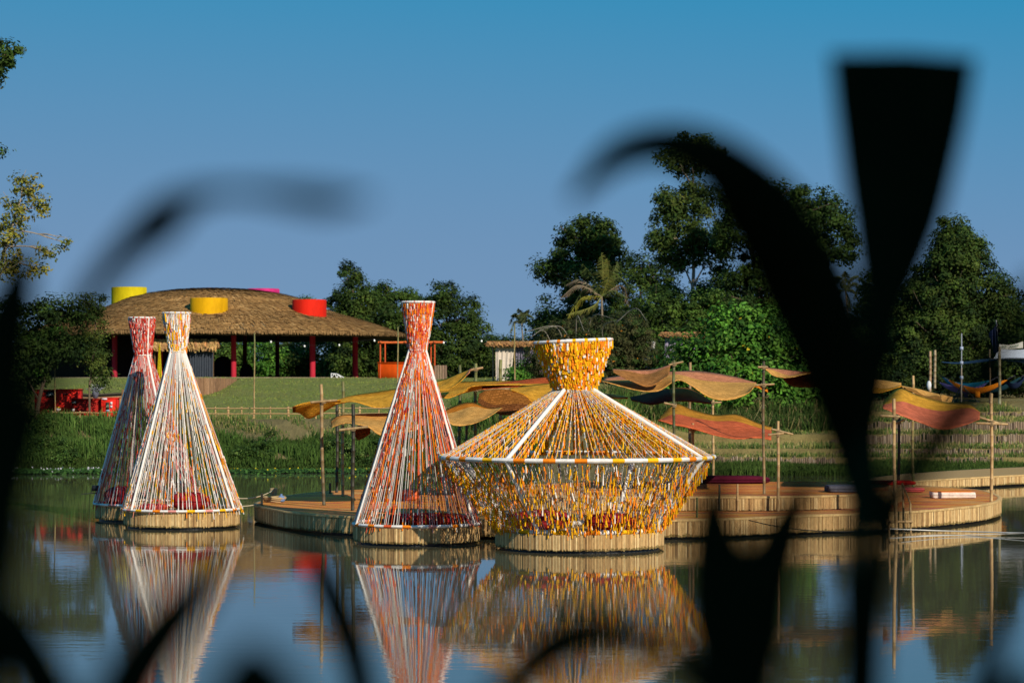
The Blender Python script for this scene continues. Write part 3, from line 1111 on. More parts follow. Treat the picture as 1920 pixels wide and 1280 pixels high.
# ladder
Yl = on(1690, 960, ZD)[1] - 0.25
t = thing('bamboo_ladder', P(1690, 1000, Yl), 'bamboo ladder with handrails going down into the water at the deck edge', 'ladder')
for x0, y0, x1, y1, dy in ((1668, 910, 1667, 1022, 0), (1707, 943, 1708, 1020, 0.0), (1692, 905, 1696, 1018, 0.25)):
    mb = MB()
    bamboo(mb, P(x1, y1, Yl + dy), P(x0, y0, Yl + dy), 0.028, TAN * 0.8, TAN)
    mb.obj('stile', M_BAMBOO, t, smooth=True)
for y in (978, 1000):
    mb = MB()
    bamboo(mb, P(1666, y, Yl - 0.06), P(1711, y - 0.5, Yl - 0.06), 0.035, TAN, None, 0.3)
    mb.obj('rung', M_BAMBOO, t, smooth=True)
for x0, y0, x1, y1, dy in ((1668, 911, 1683, 947, 0.05), (1692, 907, 1708, 946, 0.1)):
    mb = MB()
    bamboo(mb, P(x1, y1, Yl + dy), P(x0, y0, Yl + dy), 0.022, TAN * 0.6)
    mb.obj('handrail', M_BAMBOO, t, smooth=True)

# ------------------------------------------------------------------ canopy posts
GP = 'bamboo posts carrying the straw canopies'
LIT_B, SHADED_B, GN = TAN, DARK_B, GREEN_B  # sunlit and shaded bamboo tones, so light is painted along the posts
# px, top, foot, z of what it stands on, thickness, lower and upper colour with sun and shade painted in, crossbars, label
POSTS = [
    (607, 720, 947, ZD, 6.5, SHADED_B * 2, LIT_B, [(582, 754, 632, 750)], 'pale leaning bamboo post at the open end of the deck, outermost of the canopy posts', -5),
    (643, 715, 930, ZD, 6, LIT_B, GN, [], 'green topped bamboo post with a pale foot behind the pale leaning one', 0),
    (632, 752, 923, ZD, 5.5, SHADED_B, SHADED_B, [], 'black bamboo post just behind the pale leaning one', 0),
    (662, 757, 957, ZD, 7, SHADED_B, SHADED_B, [(636, 806, 690, 800)], 'thick black post standing close to the tall orange cone', 0),
    (716, 784, 925, ZD, 5, SHADED_B, SHADED_B, [], 'dark post half hidden behind the slope of the tall orange cone', 0),
    (862, 684, 915, ZD, 6, SHADED_B, GN, [], 'dark post with a sunlit toned top between the tall cone and the squat vessel', 0),
    (892, 681, 916, ZD, 6.5, SHADED_B, GN * 1.6, [(880, 694, 906, 689), (882, 731, 916, 728)], 'green bamboo post holding the rising golden mat with a double crossbar', 0),
    (875, 788, 918, ZD, 5, SHADED_B, SHADED_B, [], 'short black post under the tan sheet beside the squat vessel', 0),
    (939, 674, 914, ZD, 6.5, LIT_B * 0.6, GN * 1.5, [(882, 731, 957, 729), (918, 767, 953, 763)], 'green bamboo post with two crossbars in front of the white curtain', 0),
    (1264, 675, 928, ZU, 5.5, SHADED_B, GN, [(1254, 684, 1281, 678), (1245, 755, 1268, 760)], 'green post at the peak of the pink and orange mat', 0),
    (1294, 679, 912, ZD, 5.5, SHADED_B, LIT_B * 0.7, [], 'post with a pale tip standing behind the broad tan mat', 0),
    (1337, 749, 897, ZD, 5, LIT_B, LIT_B, [(1318, 755, 1353, 754)], 'slim pale post under the dip of the broad tan mat', 0),
    (1299, 793, 948, ZD, 5.5, SHADED_B, LIT_B, [(1291, 806, 1312, 806)], 'short post with pale top at the near edge of the red orange mat', 0),
    (1432, 677, 926, ZU, 5.5, LIT_B * 0.55, SHADED_B * 1.2, [(1421, 688, 1440, 688), (1416, 722, 1452, 720)], 'dark post with pale foot between the broad tan mat and the pink one', 0),
    (1459, 789, 959, ZD, 5.5, LIT_B * 0.9, LIT_B * 0.9, [(1446, 804, 1487, 814), (1440, 815, 1470, 812)], 'pale post with crossed bars at the end of the red orange mat', 0),
    (1685, 728, 932, ZD, 5.5, SHADED_B, SHADED_B, [(1676, 795, 1696, 786)], 'black post right behind the pale ladder post', 0),
    (1712, 704, 913, ZD, 5, GN * 1.6, LIT_B, [], 'slim post behind the gold and red mat', 0),
    (1859, 737, 940, ZD, 6, LIT_B, LIT_B, [(1830, 793, 1890, 795), (1836, 782, 1875, 794)], 'tall pale post near the rounded deck end with crossed bars', 0),
]
for (px, a, b, z, th, cl, cu, bars, lab, lean) in POSTS:
    post('canopy_post', px, a, b, z, th, lab, 'post', cl, cu, bars=bars, group=GP, lean=lean)
post('canopy_post', 1680, 747, 1016, 0, 6.5, 'tall pale post rising from the water beside the bamboo ladder', 'post', LIT_B, LIT_B, bars=[(1650, 779, 1688, 781)], group=GP, Y=Yl - 0.35, lean=-4)

# ------------------------------------------------------------------ straw canopies
GOLD, OLDG, TANM = (0.80, 0.40, 0.045), (0.68, 0.31, 0.030), (0.80, 0.42, 0.115)
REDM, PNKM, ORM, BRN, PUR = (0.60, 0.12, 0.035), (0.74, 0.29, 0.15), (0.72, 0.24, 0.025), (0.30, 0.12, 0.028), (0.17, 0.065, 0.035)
GC = 'woven straw canopies over the deck'


def canopy(label, top, bot, Yt, Yb, c1, c2, split, axis=1, slope=0.0, sag=0.10, ripple=0.05):
    n, m = 40, 12
    a, b = catmull(top, n), catmull(bot, n)
    Yt = np.broadcast_to(np.asarray(np.interp(np.linspace(0, 1, n), np.linspace(0, 1, np.size(Yt)), np.atleast_1d(Yt))), (n,))
    Yb = np.broadcast_to(np.asarray(np.interp(np.linspace(0, 1, n), np.linspace(0, 1, np.size(Yb)), np.atleast_1d(Yb))), (n,))
    Yt = Yb + (Yt - Yb) * 0.62
    A = np.array([P(a[k][0], a[k][1], Yt[k]) for k in range(n)])
    B = np.array([P(b[k][0], b[k][1], Yb[k]) for k in range(n)])
    s = np.linspace(0, 1, m)
    V = A[:, None] * (1 - s)[None, :, None] + B[:, None] * s[None, :, None]
    u = np.linspace(0, 1, n)[:, None]
    ph = rng.uniform(0, 6)
    V[:, :, 2] -= sag * 4 * (s * (1 - s))[None] * (0.6 + 0.4 * np.sin(6 * u + ph)) + ripple * np.sin(9 * u + 4 * s[None] + ph) * np.sin(math.pi * s)[None]
    mb = MB()
    mb.grid(V, (0.4, 0.25, 0.08))
    base = V[n // 2, m // 2]
    o = mb.obj('straw_canopy', mat_weave('straw_weave', c1, c2, split, axis, slope), base=base, smooth=True)
    uvl = o.data.uv_layers.new(name='UVMap')
    L = np.linalg.norm(np.diff(V[:, m // 2], axis=0), axis=1).sum()
    Wd = np.linalg.norm(np.diff(V[n // 2], axis=0), axis=1).sum()
    vi = np.zeros(len(o.data.loops), np.int32)
    o.data.loops.foreach_get('vertex_index', vi)
    uv = np.column_stack([(vi // m) / (n - 1), (vi % m) / (m - 1)])
    uvl.data.foreach_set('uv', uv.astype(np.float32).ravel())
    mt = o.data.materials[0].node_tree.nodes['Mapping']
    mt.inputs['Scale'].default_value = (max(L, 0.5) / 0.20, max(Wd, 0.4) / 0.20, 1)
    md = o.modifiers.new('thickness', 'SOLIDIFY')
    md.thickness = 0.018
    return tag(o, label, 'canopy', GC)


canopy('golden canopy strip stretching from the pale leaning post to the tall orange cone', [(624, 752), (660, 741), (700, 735), (748, 728), (800, 724)], [(626, 756), (662, 752), (705, 763), (745, 758), (800, 745)], 73, 69, OLDG, GOLD, 0.15)
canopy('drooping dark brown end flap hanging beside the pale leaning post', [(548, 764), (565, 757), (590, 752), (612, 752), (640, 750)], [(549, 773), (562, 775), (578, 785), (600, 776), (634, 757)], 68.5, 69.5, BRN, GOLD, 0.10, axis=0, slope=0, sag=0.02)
canopy('tan lower canopy with a red patch under the golden strip by the tall cone', [(620, 786), (640, 778), (690, 775), (760, 774), (800, 772)], [(622, 800), (650, 792), (690, 800), (722, 816), (800, 800)], 72, 66.5, TANM, PNKM, 0.78, axis=0, slope=-0.35)
canopy('small dark brown flap folded under the tan lower canopy', [(664, 802), (675, 797), (695, 800)], [(667, 818), (674, 824), (694, 812)], 68, 67.6, BRN, BRN, 0.5, sag=0.02)
canopy('golden canopy rising to a pink tip at the double crossbar post', [(815, 716), (840, 708), (865, 698), (884, 690)], [(812, 728), (835, 731), (858, 719), (880, 698)], 76, 72, GOLD, PNKM, 0.9, axis=0, sag=0.05)
canopy('long olive gold canopy running behind two green posts', [(815, 722), (865, 715), (920, 714), (1010, 712), (1060, 712)], [(818, 738), (838, 746), (868, 735), (900, 722), (1060, 722)], 80, 74, OLDG, GOLD, 0.5, sag=0.06)
canopy('brick red canopy sheet beneath the white curtain hut', [(905, 725), (935, 718), (975, 712), (1030, 706)], [(903, 729), (940, 726), (985, 724), (1032, 721)], 77, 74, REDM, REDM, 0.5, sag=0.02)
canopy('golden canopy sloping down to the neck of the squat vessel', [(955, 728), (985, 723), (1030, 718), (1060, 716)], [(960, 731), (985, 741), (1004, 754), (1050, 742)], 74, 69, GOLD, OLDG, 0.9, sag=0.04)
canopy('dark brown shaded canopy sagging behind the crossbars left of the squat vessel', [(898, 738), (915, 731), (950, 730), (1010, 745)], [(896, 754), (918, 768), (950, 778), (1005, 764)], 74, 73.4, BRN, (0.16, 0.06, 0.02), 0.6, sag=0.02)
canopy('tan canopy with an orange corner between the tall cone and the squat vessel', [(832, 770), (860, 757), (885, 754), (915, 764), (942, 763)], [(836, 782), (850, 796), (880, 795), (912, 783), (938, 766)], 72, 66, ORM, TANM, 0.28, slope=0.25)
canopy('orange pink canopy rising to a peak at the green post right of the vessel neck', [(1148, 691), (1185, 693), (1222, 692), (1257, 683)], [(1150, 697), (1185, 714), (1218, 724), (1253, 703)], 75.5, 72, PNKM, (0.46, 0.20, 0.06), 0.2, sag=0.03)
canopy('broad tan canopy with pink back edge sagging in a deep wave', [(1132, 708), (1190, 700), (1260, 696), (1310, 695), (1375, 705), (1418, 717)], [(1130, 714), (1195, 731), (1235, 732), (1275, 712), (1330, 744), (1365, 749), (1400, 738), (1418, 719)], 79, 72, PNKM, TANM, 0.30, sag=0.05)
canopy('small orange flap behind the dark post at the end of the broad tan mat', [(1412, 719), (1425, 722), (1438, 727)], [(1414, 724), (1428, 729), (1440, 735)], 77, 76.5, ORM, ORM, 0.5, sag=0.01)
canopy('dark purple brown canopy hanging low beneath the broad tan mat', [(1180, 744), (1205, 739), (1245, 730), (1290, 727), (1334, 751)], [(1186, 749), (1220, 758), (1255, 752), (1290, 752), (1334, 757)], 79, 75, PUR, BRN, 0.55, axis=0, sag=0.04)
canopy('thin straw canopy edge showing behind the neck of the squat vessel', [(1095, 738), (1125, 737), (1150, 739), (1178, 744)], [(1096, 746), (1125, 745), (1150, 745), (1176, 747)], 78, 75, TANM, OLDG, 0.5, sag=0.02)
canopy('red orange canopy with an orange brown back half, lowest one beside the squat vessel', [(1236, 783), (1265, 757), (1300, 768), (1340, 777), (1380, 776), (1420, 792), (1447, 800)], [(1234, 786), (1262, 795), (1300, 803), (1340, 815), (1380, 822), (1420, 820), (1446, 824)], 74, 66.5, (0.64, 0.28, 0.035), (0.70, 0.15, 0.06), 0.45, slope=0.25, sag=0.05)
canopy('pinkish tan canopy dipping beside the big dark bush', [(1434, 688), (1465, 692), (1505, 696), (1550, 700)], [(1436, 692), (1452, 704), (1480, 707), (1520, 698)], 79, 76, PNKM, TANM, 0.45, sag=0.03)
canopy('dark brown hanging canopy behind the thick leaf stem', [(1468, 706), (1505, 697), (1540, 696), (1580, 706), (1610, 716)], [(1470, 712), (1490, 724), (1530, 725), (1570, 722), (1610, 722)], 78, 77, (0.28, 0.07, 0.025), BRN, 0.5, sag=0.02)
canopy('long straw canopy running behind the thick leaf stem to the rear post', [(1520, 697), (1580, 706), (1640, 710), (1690, 717)], [(1530, 704), (1590, 722), (1640, 736), (1690, 724)], 79, 75, TANM, OLDG, 0.55, sag=0.04)
canopy('small tan canopy with curled corner above the gold and red mat', [(1690, 722), (1715, 727), (1740, 733), (1760, 738)], [(1698, 728), (1720, 738), (1745, 748), (1768, 753)], 77, 74, TANM, (0.36, 0.17, 0.04), 0.5, sag=0.02)
canopy('pale straw corner poking out beyond the curled tan mat', [(1762, 738), (1775, 741), (1787, 744)], [(1766, 752), (1776, 754), (1784, 752)], 78, 76, TANM, TANM, 0.5, sag=0.01)
canopy('gold and red canopy bulging towards the rounded deck end', [(1656, 752), (1685, 728), (1720, 740), (1770, 753), (1815, 757), (1838, 772)], [(1655, 764), (1692, 779), (1725, 791), (1765, 804), (1805, 797), (1836, 785)], 75, 67, GOLD, (0.72, 0.19, 0.10), 0.63, slope=0.55, axis=1, sag=0.02)

# ------------------------------------------------------------------ terraces
X0 = lambda px, Y: (px - 960) / F * Y
GT = 'log terrace walls on the grassy bank'
WALLS = [(0, 1290, 1570, 'lowest log terrace wall just above the water behind the raised deck'), (0, 1775, 1880, 'short lowest log wall stub behind the tall pale post'),
         (1, 1480, 2050, 'second log terrace wall up from the water'), (2, 1490, 2050, 'third log terrace wall up from the water, half way up the bank'),
         (3, 1540, 2050, 'fourth log terrace wall, behind the gold and red mat'), (4, 1840, 2050, 'topmost log terrace wall below the hammocks')]
for k, a, b, lab in WALLS:
    Y, z0, z1 = TERR[k]
    n = 60
    xs_ = np.linspace(X0(a, Y), X0(b, Y), n)
    path = np.column_stack([xs_, Y - 0.06 + 0.0 * xs_])
    mb = MB()
    base = np.array([xs_.mean(), Y, z0])
    nl = int(np.linalg.norm(np.diff(path, axis=0), axis=1).sum() / 0.085)
    fx = np.linspace(0, 1, nl)
    hi_ = z1 + 0.03 - (z1 - z0 + 0.2) * (1 - sstep(0.0, 0.22, fx)) * (a < 1700) - np.abs(0.10 * np.sin(fx * 31 + k)) - 0.25 * (rng.random(nl) < 0.06)
    slats(path, z0 - 0.15, hi_, 0.085, logcols, 0.05, 0.05, closed=False, round_=True, mb=mb)
    t = thing('log_terrace_wall', base, lab, 'terrace wall', GT)
    mb.obj('log_cladding', M_LOG, t)

# ------------------------------------------------------------------ pavilion
YP = 190.0
ZP = 4.42
pc = P(402, 720, YP)
RX = PX(357, YP)
sc = F / YP
prof = []
for dx, py in ((0, 541), (70, 543.5), (140, 553), (180, 567), (212, 583), (290, 604), (357, 627)):
    prof.append((dx / sc, H + (YH - py) / sc))
prof = np.array(prof)
rq = np.linspace(0, RX, 46)
zq = np.interp(rq, prof[:, 0], prof[:, 1])
zq = np.convolve(np.pad(zq, 3, mode='edge'), np.ones(7) / 7, 'valid')
zq[-3:] = np.interp(rq[-3:], prof[:, 0], prof[:, 1])
roof_z = lambda r: np.interp(r, rq, zq)
t = thing('thatched_pavilion', (pc[0], YP, ZP), 'big round open pavilion with a low domed thatch roof on red columns', 'pavilion')
mb = MB()
mb.lathe(np.column_stack([rq, zq - 0.05]), (0.30, 0.20, 0.10), 96, (pc[0], YP, 0))
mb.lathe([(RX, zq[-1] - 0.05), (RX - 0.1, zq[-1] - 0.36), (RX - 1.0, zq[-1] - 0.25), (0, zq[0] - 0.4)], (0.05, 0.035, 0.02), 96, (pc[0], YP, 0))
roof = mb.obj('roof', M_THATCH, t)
# straw courses
mb = MB()
for r in np.arange(0.6, RX + 0.1, 0.30):
    n = int(2 * math.pi * r / 0.12)
    a = rng.uniform(0, 2 * math.pi, n)
    tone = rng.uniform(0.78, 1.15)
    r1 = np.minimum(r + rng.uniform(0.0, 0.16, n) + 0.05 * np.sin(a * 7 + r), RX + 0.12)
    r0_ = np.maximum(r1 - rng.uniform(0.7, 1.1, n), 0.02)
    wd = rng.uniform(0.03, 0.12, n)
    zo = rng.uniform(0.04, 0.11, n)
    z1, z0_ = roof_z(r1) + zo - 0.02, roof_z(r0_) + 0.0
    ca, sa = np.cos(a), np.sin(a)
    V = np.zeros((n, 4, 3))
    for q, (rr, zz_, s) in enumerate(((r0_, z0_, -1), (r0_, z0_, 1), (r1, z1, 1), (r1, z1, -1))):
        V[:, q, 0] = pc[0] + rr * ca - s * wd * sa
        V[:, q, 1] = YP + rr * sa + s * wd * ca
        V[:, q, 2] = zz_
    mb.add(V.reshape(-1, 3), np.arange(4 * n).reshape(n, 4), pick([(0.37, 0.20, 0.070), (0.31, 0.165, 0.056), (0.41, 0.235, 0.088), (0.23, 0.12, 0.044)], [4, 4, 2, 1.6], n, 0.14) * tone)
n = 9000
a = rng.uniform(0, 2 * math.pi, n)
ln = rng.uniform(0.06, 0.30, n)
wd = rng.uniform(0.015, 0.05, n)
rr = RX + rng.uniform(-0.15, 0.12, n)
zt0 = roof_z(np.minimum(rr, RX)) + 0.03
V = np.zeros((n, 4, 3))
for q, (dz, s) in enumerate(((0, -1), (0, 1), (-1, 1), (-1, -1))):
    V[:, q, 0] = pc[0] + (rr - 0.05 * dz) * np.cos(a) - s * wd * np.sin(a)
    V[:, q, 1] = YP + (rr - 0.05 * dz) * np.sin(a) + s * wd * np.cos(a)
    V[:, q, 2] = zt0 + dz * ln
mb.add(V.reshape(-1, 3), np.arange(4 * n).reshape(n, 4), pick([(0.22, 0.13, 0.055), (0.28, 0.17, 0.075)], [1, 1], n, 0.25))
o = mb.obj('thatch_fringe', M_THATCH, roof)
DR = [(392, 23, -9.6, 559, (0.58, 0.31, 0.003), 35, 'deep yellow'), (580, 23, -6.3, 562, (0.55, 0.016, 0.006), 32, 'red'), (242, 20, -0.8, 538.5, (0.52, 0.42, 0.006), 33, 'lemon yellow'), (493, 20, 4.5, 541.5, (0.45, 0.025, 0.15), 31, 'pink')]
for px, hh, dy, ptop, c, hw, lab in DR:
    Yd = YP + dy
    p = P(px, ptop, Yd)
    rdr = PX(hw, Yd)
    mb = MB()
    mb.lathe([(rdr, p[2] - 2.4), (rdr, p[2] - 0.04), (rdr - 0.03, p[2]), (rdr - 0.10, p[2]), (rdr - 0.12, p[2] - 0.05), (rdr - 0.12, p[2] - 0.9), (0, p[2] - 0.9)], c, 40, (p[0], Yd, 0))
    o = mb.obj('skylight_drum', M_PAINT, t)
    o['label'] = lab + ' skylight drum'
for px, w_, dy, c in ((438, 10, -10.8, (0.40, 0.022, 0.045)), (459, 8, 2.5, (0.10, 0.012, 0.02)), (586, 10.5, -7.5, (0.40, 0.022, 0.045)), (666, 10.5, 0.5, (0.40, 0.022, 0.045)), (300, 10, -11.5, (0.40, 0.022, 0.045)), (215, 10, -10, (0.3, 0.02, 0.04)), (350, 8, 9, (0.10, 0.012, 0.02)), (520, 8, 10, (0.10, 0.012, 0.02))):  # rear columns get a darker red, the roof's shade painted in
    Yd = YP + dy
    p = P(px, 708, Yd)
    r = PX(w_ / 2, Yd)
    rr = math.hypot(p[0] - pc[0], Yd - YP)
    mb = MB()
    mb.lathe([(r, ZP), (r, float(roof_z(rr)) - 0.2)], c, 16, (p[0], Yd, 0))
    mb.obj('column', M_PAINT, t, smooth=True)
mb = MB()
mb.lathe([(0, ZP), (RX - 1.5, ZP), (RX - 1.4, ZP - 0.06), (RX - 1.4, ZP - 0.6)], (0.30, 0.25, 0.18), 72, (pc[0], YP, 0))
mb.obj('floor_slab', M_GROUND, t)
mb = MB()
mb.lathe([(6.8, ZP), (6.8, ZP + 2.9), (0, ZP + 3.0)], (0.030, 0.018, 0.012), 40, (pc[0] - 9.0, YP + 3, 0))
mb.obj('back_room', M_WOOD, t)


def thatch_strip(name, parent, x0, x1, y0, y1, Y, depth, col=(0.42, 0.26, 0.11), n=700):
    """shaggy thatch roof of a small stall"""
    mb = MB()
    a, b = P(x0, y0, Y), P(x1, y1, Y)
    hgt = a[2] - b[2]
    mb.box((a[0], Y - depth / 2, b[2] + 0.1), (b[0], Y + depth / 2, a[2]), np.array(col) * 0.5)
    x = rng.uniform(a[0] - 0.15, b[0] + 0.15, n)
    y = Y - depth / 2 - rng.uniform(0, 0.35, n)
    z = a[2] - rng.uniform(-0.08, 0.5, n) * hgt
    ln = rng.uniform(0.3, 0.75, n) * hgt
    w_ = rng.uniform(0.03, 0.09, n)
    lean = rng.normal(0, 0.12, n)
    V = np.zeros((n, 4, 3))
    for q, (s, e) in enumerate(((-1, 0), (1, 0), (0.6, 1), (-0.6, 1))):
        V[:, q] = np.column_stack([x + s * w_ + lean * e, y - 0.15 * e, z - ln * e])
    mb.add(V.reshape(-1, 3), np.arange(4 * n).reshape(n, 4), jit(col, n, 0.35, 0.06))
    return mb.obj(name, M_THATCH, parent)


def drape(mb, pts_top, pts_bot, Y, c, amp=0.10, k=14, depth=0.0):
    a, b = catmull(pts_top, 60), catmull(pts_bot, 60)
    s = np.linspace(0, 1, 14)
    V = np.zeros((60, 14, 3))
    ph = rng.uniform(0, 6)
    for i_ in range(60):
        A, B = P(*a[i_], Y), P(*b[i_], Y)
        V[i_] = A * (1 - s)[:, None] + B * s[:, None]
        V[i_, :, 1] += amp * (0.4 + 0.6 * s) * math.sin(i_ * k / 60 * 2 * math.pi + ph + 0.5 * math.sin(i_ * 0.3)) + depth * s
    mb.grid(V, c)


Yb = 177.9
t = thing('thatched_bar', P(350, 708, Yb), 'small thatch topped bar with dark curtain walls under the big pavilion', 'bar')
mb = MB()
drape(mb, [(356, 655), (400, 655)], [(356, 708), (400, 708)], Yb - 1.2, (0.045, 0.055, 0.075), 0.06, 10)
drape(mb, [(400, 655), (400.1, 656)], [(400, 708), (400.1, 708)], Yb - 1.2, (0.03, 0.03, 0.04), 0.0, 1)
mb.obj('curtain', M_CLOTH, t)
thatch_strip('roof', t, 286, 408, 637, 657, Yb, 3.0, (0.40, 0.24, 0.10))
mb = MB()
for x in (290, 357, 399):
    mb.tube([P(x, 710, Yb - 1.1), P(x, 645, Yb - 1.1)], 0.08, (0.10, 0.06, 0.03), 6)
mb.obj('post_frame', M_WOOD, t)
mb = MB()
drape(mb, [(298, 644), (300, 644)], [(293, 713), (304, 713)], Yb - 3.0, (0.72, 0.58, 0.012), 0.15, 3)
tag(mb.obj('yellow_curtain', M_CLOTH, base=P(299, 712, Yb - 3)), 'gathered bright yellow curtain hanging beside the thatched bar', 'curtain')
# dark humped covers under the roof
for px, w_, hh, lab in ((418, 40, 40, 'large black covered hump standing beside the red column'), (462, 26, 26, 'smaller black covered hump behind the second column')):
    p = P(px, 709, YP - 3)
    mb = MB()
    r, h_ = PX(w_ / 2, YP), PX(hh, YP)
    mb.lathe([(r, 0), (r * 0.98, h_ * 0.3), (r * 0.85, h_ * 0.65), (r * 0.55, h_ * 0.92), (0, h_)], (0.012, 0.013, 0.015), 20)
    o = mb.obj('covered_equipment', M_CLOTH)
    o.location = (p[0], YP - 3, ZP)
    tag(o, lab, 'cover')
# log retaining wall in front of the pavilion
px_ = np.linspace(270, 441, 60)
Yq = np.interp(px_, [270, 372, 395, 415, 430, 441], [136, 136, 138.5, 145, 153, 162])
Yq = np.convolve(np.pad(Yq, 3, mode='edge'), np.ones(7) / 7, 'valid')
path = np.column_stack([(px_ - 960) / F * Yq, Yq])
top = np.full(60, 4.25)
t = thing('log_retaining_wall', (path[25][0], path[25][1], 3.2), 'curved brown log retaining wall in the lawn below the thatched pavilion', 'retaining wall')
n_ = int(np.linalg.norm(np.diff(path, axis=0), axis=1).sum() / 0.14)
q_ = np.linspace(0, 1, n_)
zb_ = zt(np.interp(q_, np.linspace(0, 1, 60), path[:, 0]), np.interp(q_, np.linspace(0, 1, 60), path[:, 1]))
mb = slats(path, zb_ - 0.2, 4.25, 0.14, lambda n: pick([(0.24, 0.135, 0.07), (0.19, 0.105, 0.058), (0.29, 0.17, 0.095)], [3, 2, 2], n, 0.2), 0.08, 0.03, closed=False, round_=True)
mb.obj('log_cladding', M_LOG, t)
# a bed of earth behind the wall
mb = MB()
pp = np.vstack([path + (0, 0.05), [path[-1] + (0, 8), (path[0][0] - 4, 170)]])
poly_sheet(mb, pp, float(top.mean()) - 0.01, (0.20, 0.13, 0.075))
mb.obj('earth_fill', M_GROUND, t)
# truss leaning on the stage edge
Yt_ = 176.0
t = thing('stage_truss', P(631, 708, Yt_), 'white metal truss piece lying under the thatched roof edge', 'truss')
mb = MB()
for a, b in (((621, 700), (621, 709)), ((621, 700), (632, 701)), ((632, 701), (645, 708)), ((621, 709), (645, 709)), ((621, 709), (627, 700)), ((627, 700), (632, 709)), ((632, 709), (634, 702)), ((634, 702), (640, 709))):
    for dy in (0, 0.8):
        mb.tube([P(*a, Yt_ + dy), P(*b, Yt_ + dy)], 0.035, (0.62, 0.63, 0.66), 5)
mb.obj('truss_frame', M_DARK, t)

# orange kiosk
Yk = 165.0
OK = (0.62, 0.075, 0.005)
t = thing('orange_kiosk', P(770, 708, Yk), 'bright orange counter kiosk with a thin orange pole frame', 'kiosk')
mb = MB()
a, b = P(709, 681, Yk), P(806, 709, Yk)
mb.box((a[0], Yk, b[2] - 0.3), (b[0], Yk + 3, a[2]), OK)
mb.box((a[0] - 0.06, Yk - 0.08, a[2]), (b[0] + 0.06, Yk + 3.1, a[2] + 0.08), np.array(OK) * 0.7)
mb.obj('counter', M_PAINT, t)
for x, dy in ((713, 0), (815, 0), (722, 3), (808, 3)):
    mb = MB()
    mb.tube([P(x, 709, Yk + dy), P(x, 643, Yk + dy)], 0.055, (0.50, 0.07, 0.010), 6)
    mb.obj('upright', M_BAMBOO, t)
mb = MB()
for dy in (-0.1, 3.1):
    mb.tube([P(709, 642, Yk + dy), P(832, 641.5, Yk + dy)], 0.085, (0.60, 0.12, 0.02), 6)
for x in (714, 760, 815):
    mb.tube([P(x, 640.5, Yk - 0.4), P(x, 640.5, Yk + 3.5)], 0.07, (0.5, 0.09, 0.015), 6)
mb.obj('roof_frame', M_BAMBOO, t)
t = thing('plank_screen', P(826, 711, 166), 'grey brown vertical plank screen beside the orange kiosk', 'screen')
path = np.array([[X0(814, 163), 163], [X0(838, 163), 163]])
slats(path, P(0, 714, 163)[2], P(0, 684.5, 163)[2], 0.17, lambda n: pick([(0.26, 0.18, 0.12), (0.20, 0.13, 0.09)], [1, 1], n, 0.2), 0.04, 0.04, closed=False).obj('plank_cladding', M_WOOD, t)


# curtain stalls
def stall(base_px, Y, label, roof_px, drapes):
    t = thing('curtain_stall', P(*base_px, Y), label, 'stall')
    x0, x1, y0, y1 = roof_px
    thatch_strip('roof', t, x0, x1, y0, y1, Y, 3.2, (0.27, 0.145, 0.06), 900)
    for x in (x0 + 6, x1 - 4):
        mb = MB()
        mb.tube([P(x, base_px[1], Y), P(x, y0 + 3, Y)], 0.06, (0.22, 0.15, 0.08), 6)
        mb.obj('post', M_BAMBOO, t)
    for tp, bt, c, amp, k, dy in drapes:
        mb = MB()
        drape(mb, tp, bt, Y - 1.5 + dy, c, amp, k)
        mb.obj('curtain', M_CLOTH, t, smooth=True)
    return t


stall((960, 716), 150, 'thatched curtain stall with one white and several lilac drapes', (919, 1000, 641, 650),
      [([(929, 645), (965, 645)], [(930, 715), (957, 715)], (0.62, 0.54, 0.46), 0.05, 4, 0), ([(966, 645), (982, 646)], [(963, 714), (984, 708)], (0.24, 0.22, 0.30), 0.10, 4, 0.1),
       ([(983, 660), (1002, 655)], [(969, 714), (986, 712)], (0.18, 0.165, 0.24), 0.12, 4, 0.4), ([(1004, 676), (1020, 676)], [(994, 714), (1018, 712)], (0.34, 0.22, 0.27), 0.10, 4, 0.2)])
stall((1275, 700), 138, 'thatched stall with lilac cloth half hidden by the bright bush', (1243, 1313, 624, 633),
      [([(1248, 629), (1310, 629)], [(1244, 690), (1306, 690)], (0.26, 0.235, 0.34), 0.05, 4, 0)])
mb = MB()
drape(mb, [(1207, 640), (1229, 640)], [(1205, 692), (1222, 688)], 141, (0.60, 0.56, 0.56), 0.10, 4)
tag(mb.obj('hanging_cloth', M_CLOTH, base=P(1216, 692, 141), smooth=True), 'white cloth hanging behind the drooping shrub', 'cloth')

# red booths at the left
Yr = 117.0


